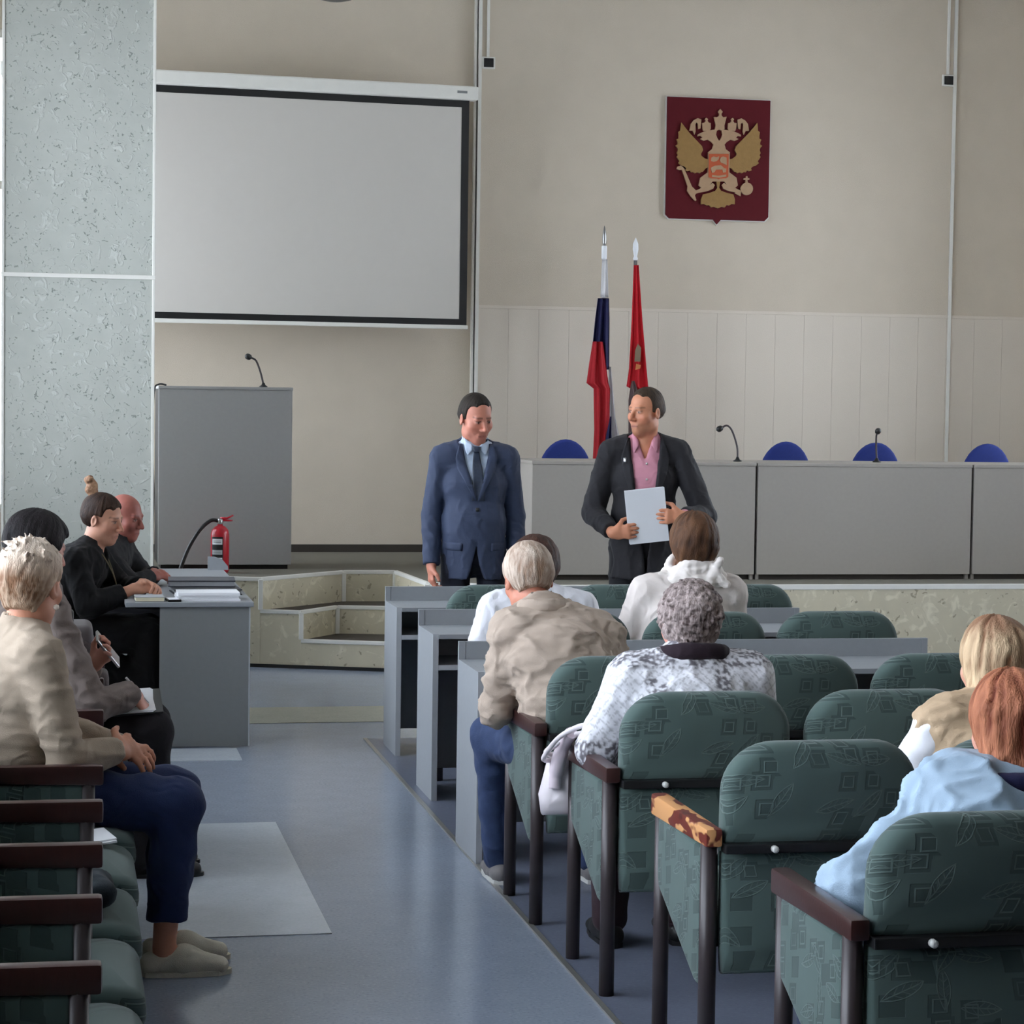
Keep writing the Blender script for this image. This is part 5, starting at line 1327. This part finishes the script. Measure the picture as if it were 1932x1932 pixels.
# ---------------- bald man at the table
J = seated(1.19, (0, .20), .19, knee=.46); J['hc'] = A(.0, .27, 1.065); J['nek'] = A(0, .22, .94)
J['shR'] = A(.18, .15, .88); J['shL'] = A(-.16, .26, .88); J['elR'] = A(.20, .30, .72); J['wrR'] = A(.10, .40, .765); J['elL'] = A(-.16, .38, .73); J['wrL'] = A(-.03, .42, .765)
S = dict(skin=(160, 96, 84), head=(-34, 10, 0), red=.05, brow=(110, 60, 54), hh=.0045, handR=((-.5, .8, .1), (-.4, -.3, -.8), (22, 30, 20)), handL=((.6, .7, .05), (.2, -.4, -.8), (22, 30, 20)), lips=(140, 66, 62),
    top=dict(name='jacket', mat=cloth((24, 24, 27), .8), pad=.016, arm=(.068, .060, .046), fold=.005, zmin=.40, neck=(.064, .02)), legs=dict(mat=cloth((30, 30, 36))), shoes=dict(mat=M['black']))
r, R, G = build('person', (.08, 12.12, 0), -math.pi/2, 'bald man in dark jacket behind the woman in black', 'people on the window side', J, S)

# ---------------- plain chairs under the two people at the table
def black_chair(x, y, label):
    r = empty('padded_chair', (x, y, 0), -math.pi/2); tag(r, label, 'chair', 'black padded chairs at the table')
    obj('seat', pillow(rrect(-.22, .22, -.2, .2, .05), .05, .02, 'z', bend=lambda X, Y: .425), M['black'], r)
    obj('backrest', pillow(rrect(-.2, .2, .60, .84, .05), .035, .015, 'y', bend=lambda X, Z: -.24+.3*X*X), M['black'], r)
    for q in (-1, 1):
        obj('leg', tube([(q*.2, -.2, 0), (q*.2, -.24, .62)], .011, 8), M['tubem'], r); obj('leg', tube([(q*.2, .19, 0), (q*.2, .17, .40)], .011, 8), M['tubem'], r)
black_chair(-.02, 11.5, 'black padded chair under the woman in black'); black_chair(.05, 12.12, 'black padded chair under the bald man')

# ---------------- bags and loose things
place_chair(-.200+.0205*AP*8.5, AY0-PW/2+AP*8.5, -math.pi/2, 'green chair by the window wall holding the dark bag', GL)
m_bag = mat('bag_taupe', (82, 72, 72), .7, .12, 20, .2, 200)
bg = empty('backpack', (.055, 8.80, .462), -math.pi/2); tag(bg, 'dark taupe bag standing on a chair beside the note taker', 'bag')
obj('main_body', pillow(rrect(-.15, .15, 0, .36, .06), .18, .06, 'y', dome=.01), m_bag, bg); obj('front_pocket', pillow(rrect(-.11, .11, .03, .20, .04), .05, .02, 'y', bend=lambda X, Z: .115), m_bag, bg)
obj('flap', pillow(rrect(-.14, .14, .30, .385, .03), .16, .03, 'y'), mat('bag_flap', (104, 98, 98), .7), bg); obj('handle', tube(smooth_path([(-.05, 0, .38), (-.03, 0, .42), (.03, 0, .42), (.05, 0, .38)]), .008, 8), M['black'], bg)
hb = empty('handbag', (1.545, 6.81, .0)); tag(hb, 'white handbag hanging from the armrest beside the curly-haired woman', 'bag')
wh = mat('bag_white', (226, 218, 222), .5, .05); 
obj('main_body', pillow([(-.075, .44), (.075, .44), (.085, .50), (.06, .60), (.03, .635), (-.03, .635), (-.06, .60), (-.085, .50)], .10, .04, 'y', bend=lambda X, Z: .01, dome=.01), wh, hb)
obj('strap', tube(smooth_path([(-.05, .0, .61), (-.085, -.05, .625), (-.055, -.13, .70), (-.0, -.20, .745), (.03, -.16, .72), (.02, -.06, .675), (.03, .0, .62)]), .008, 8), wh, hb)
obj('strap', tube(smooth_path([(-.03, .03, .62), (-.07, -.02, .64), (-.02, -.12, .70), (.035, -.16, .715), (.05, -.08, .68), (.05, .02, .62)]), .009, 8), wh, hb)
obj('scarf_tie', tube(smooth_path([(-.02, -.14, .715), (-.03, -.07, .66), (-.045, -.05, .58), (-.05, -.055, .53)]), [.020]*7+[.024]*6+[.02]*6, 8), mat('tie_lilac', (214, 200, 208), .7), hb)
ls = empty('loose_paper', (.09, 6.40, .475), .2); ls.rotation_euler = (0, math.radians(-6), .2); tag(ls, 'white folded paper on the seat beside the beige sweater woman', 'paper'); obj('sheet', box(-.06, .06, -.09, .09, 0, .006, .001), M['paperw'], ls); obj('sheet', box(-.05, .062, -.08, .085, .006, .011, .001), M['paperw'], ls)
jv = Vol(A(-.30, -.25, -.02), A(.25, .25, .16), .009); rr = random.Random(9)
for k in range(16): a = A(rr.uniform(-.13, .10), rr.uniform(-.14, .14), .03+rr.random()*.03); jv.ecap(a, a+A(rr.uniform(-.08, .08), rr.uniform(-.1, .1), rr.uniform(-.01, .02)), .035, .028, k=.03)
jv.plane((0, 0, .002), (0, 0, -1)); V, Q = jv.mesh(); N = normals(V, Q); V = V+N*(.006*noise(V, 40, 1))[:, None]
fj = obj('dark_heap', to_mesh(V, Q), cloth((44, 52, 58), .9), None, (.02, 5.72, .468)); tag(fj, 'dark crumpled heap lying on an empty chair by the window', 'jacket')  # dark rounded lump laid on the seat
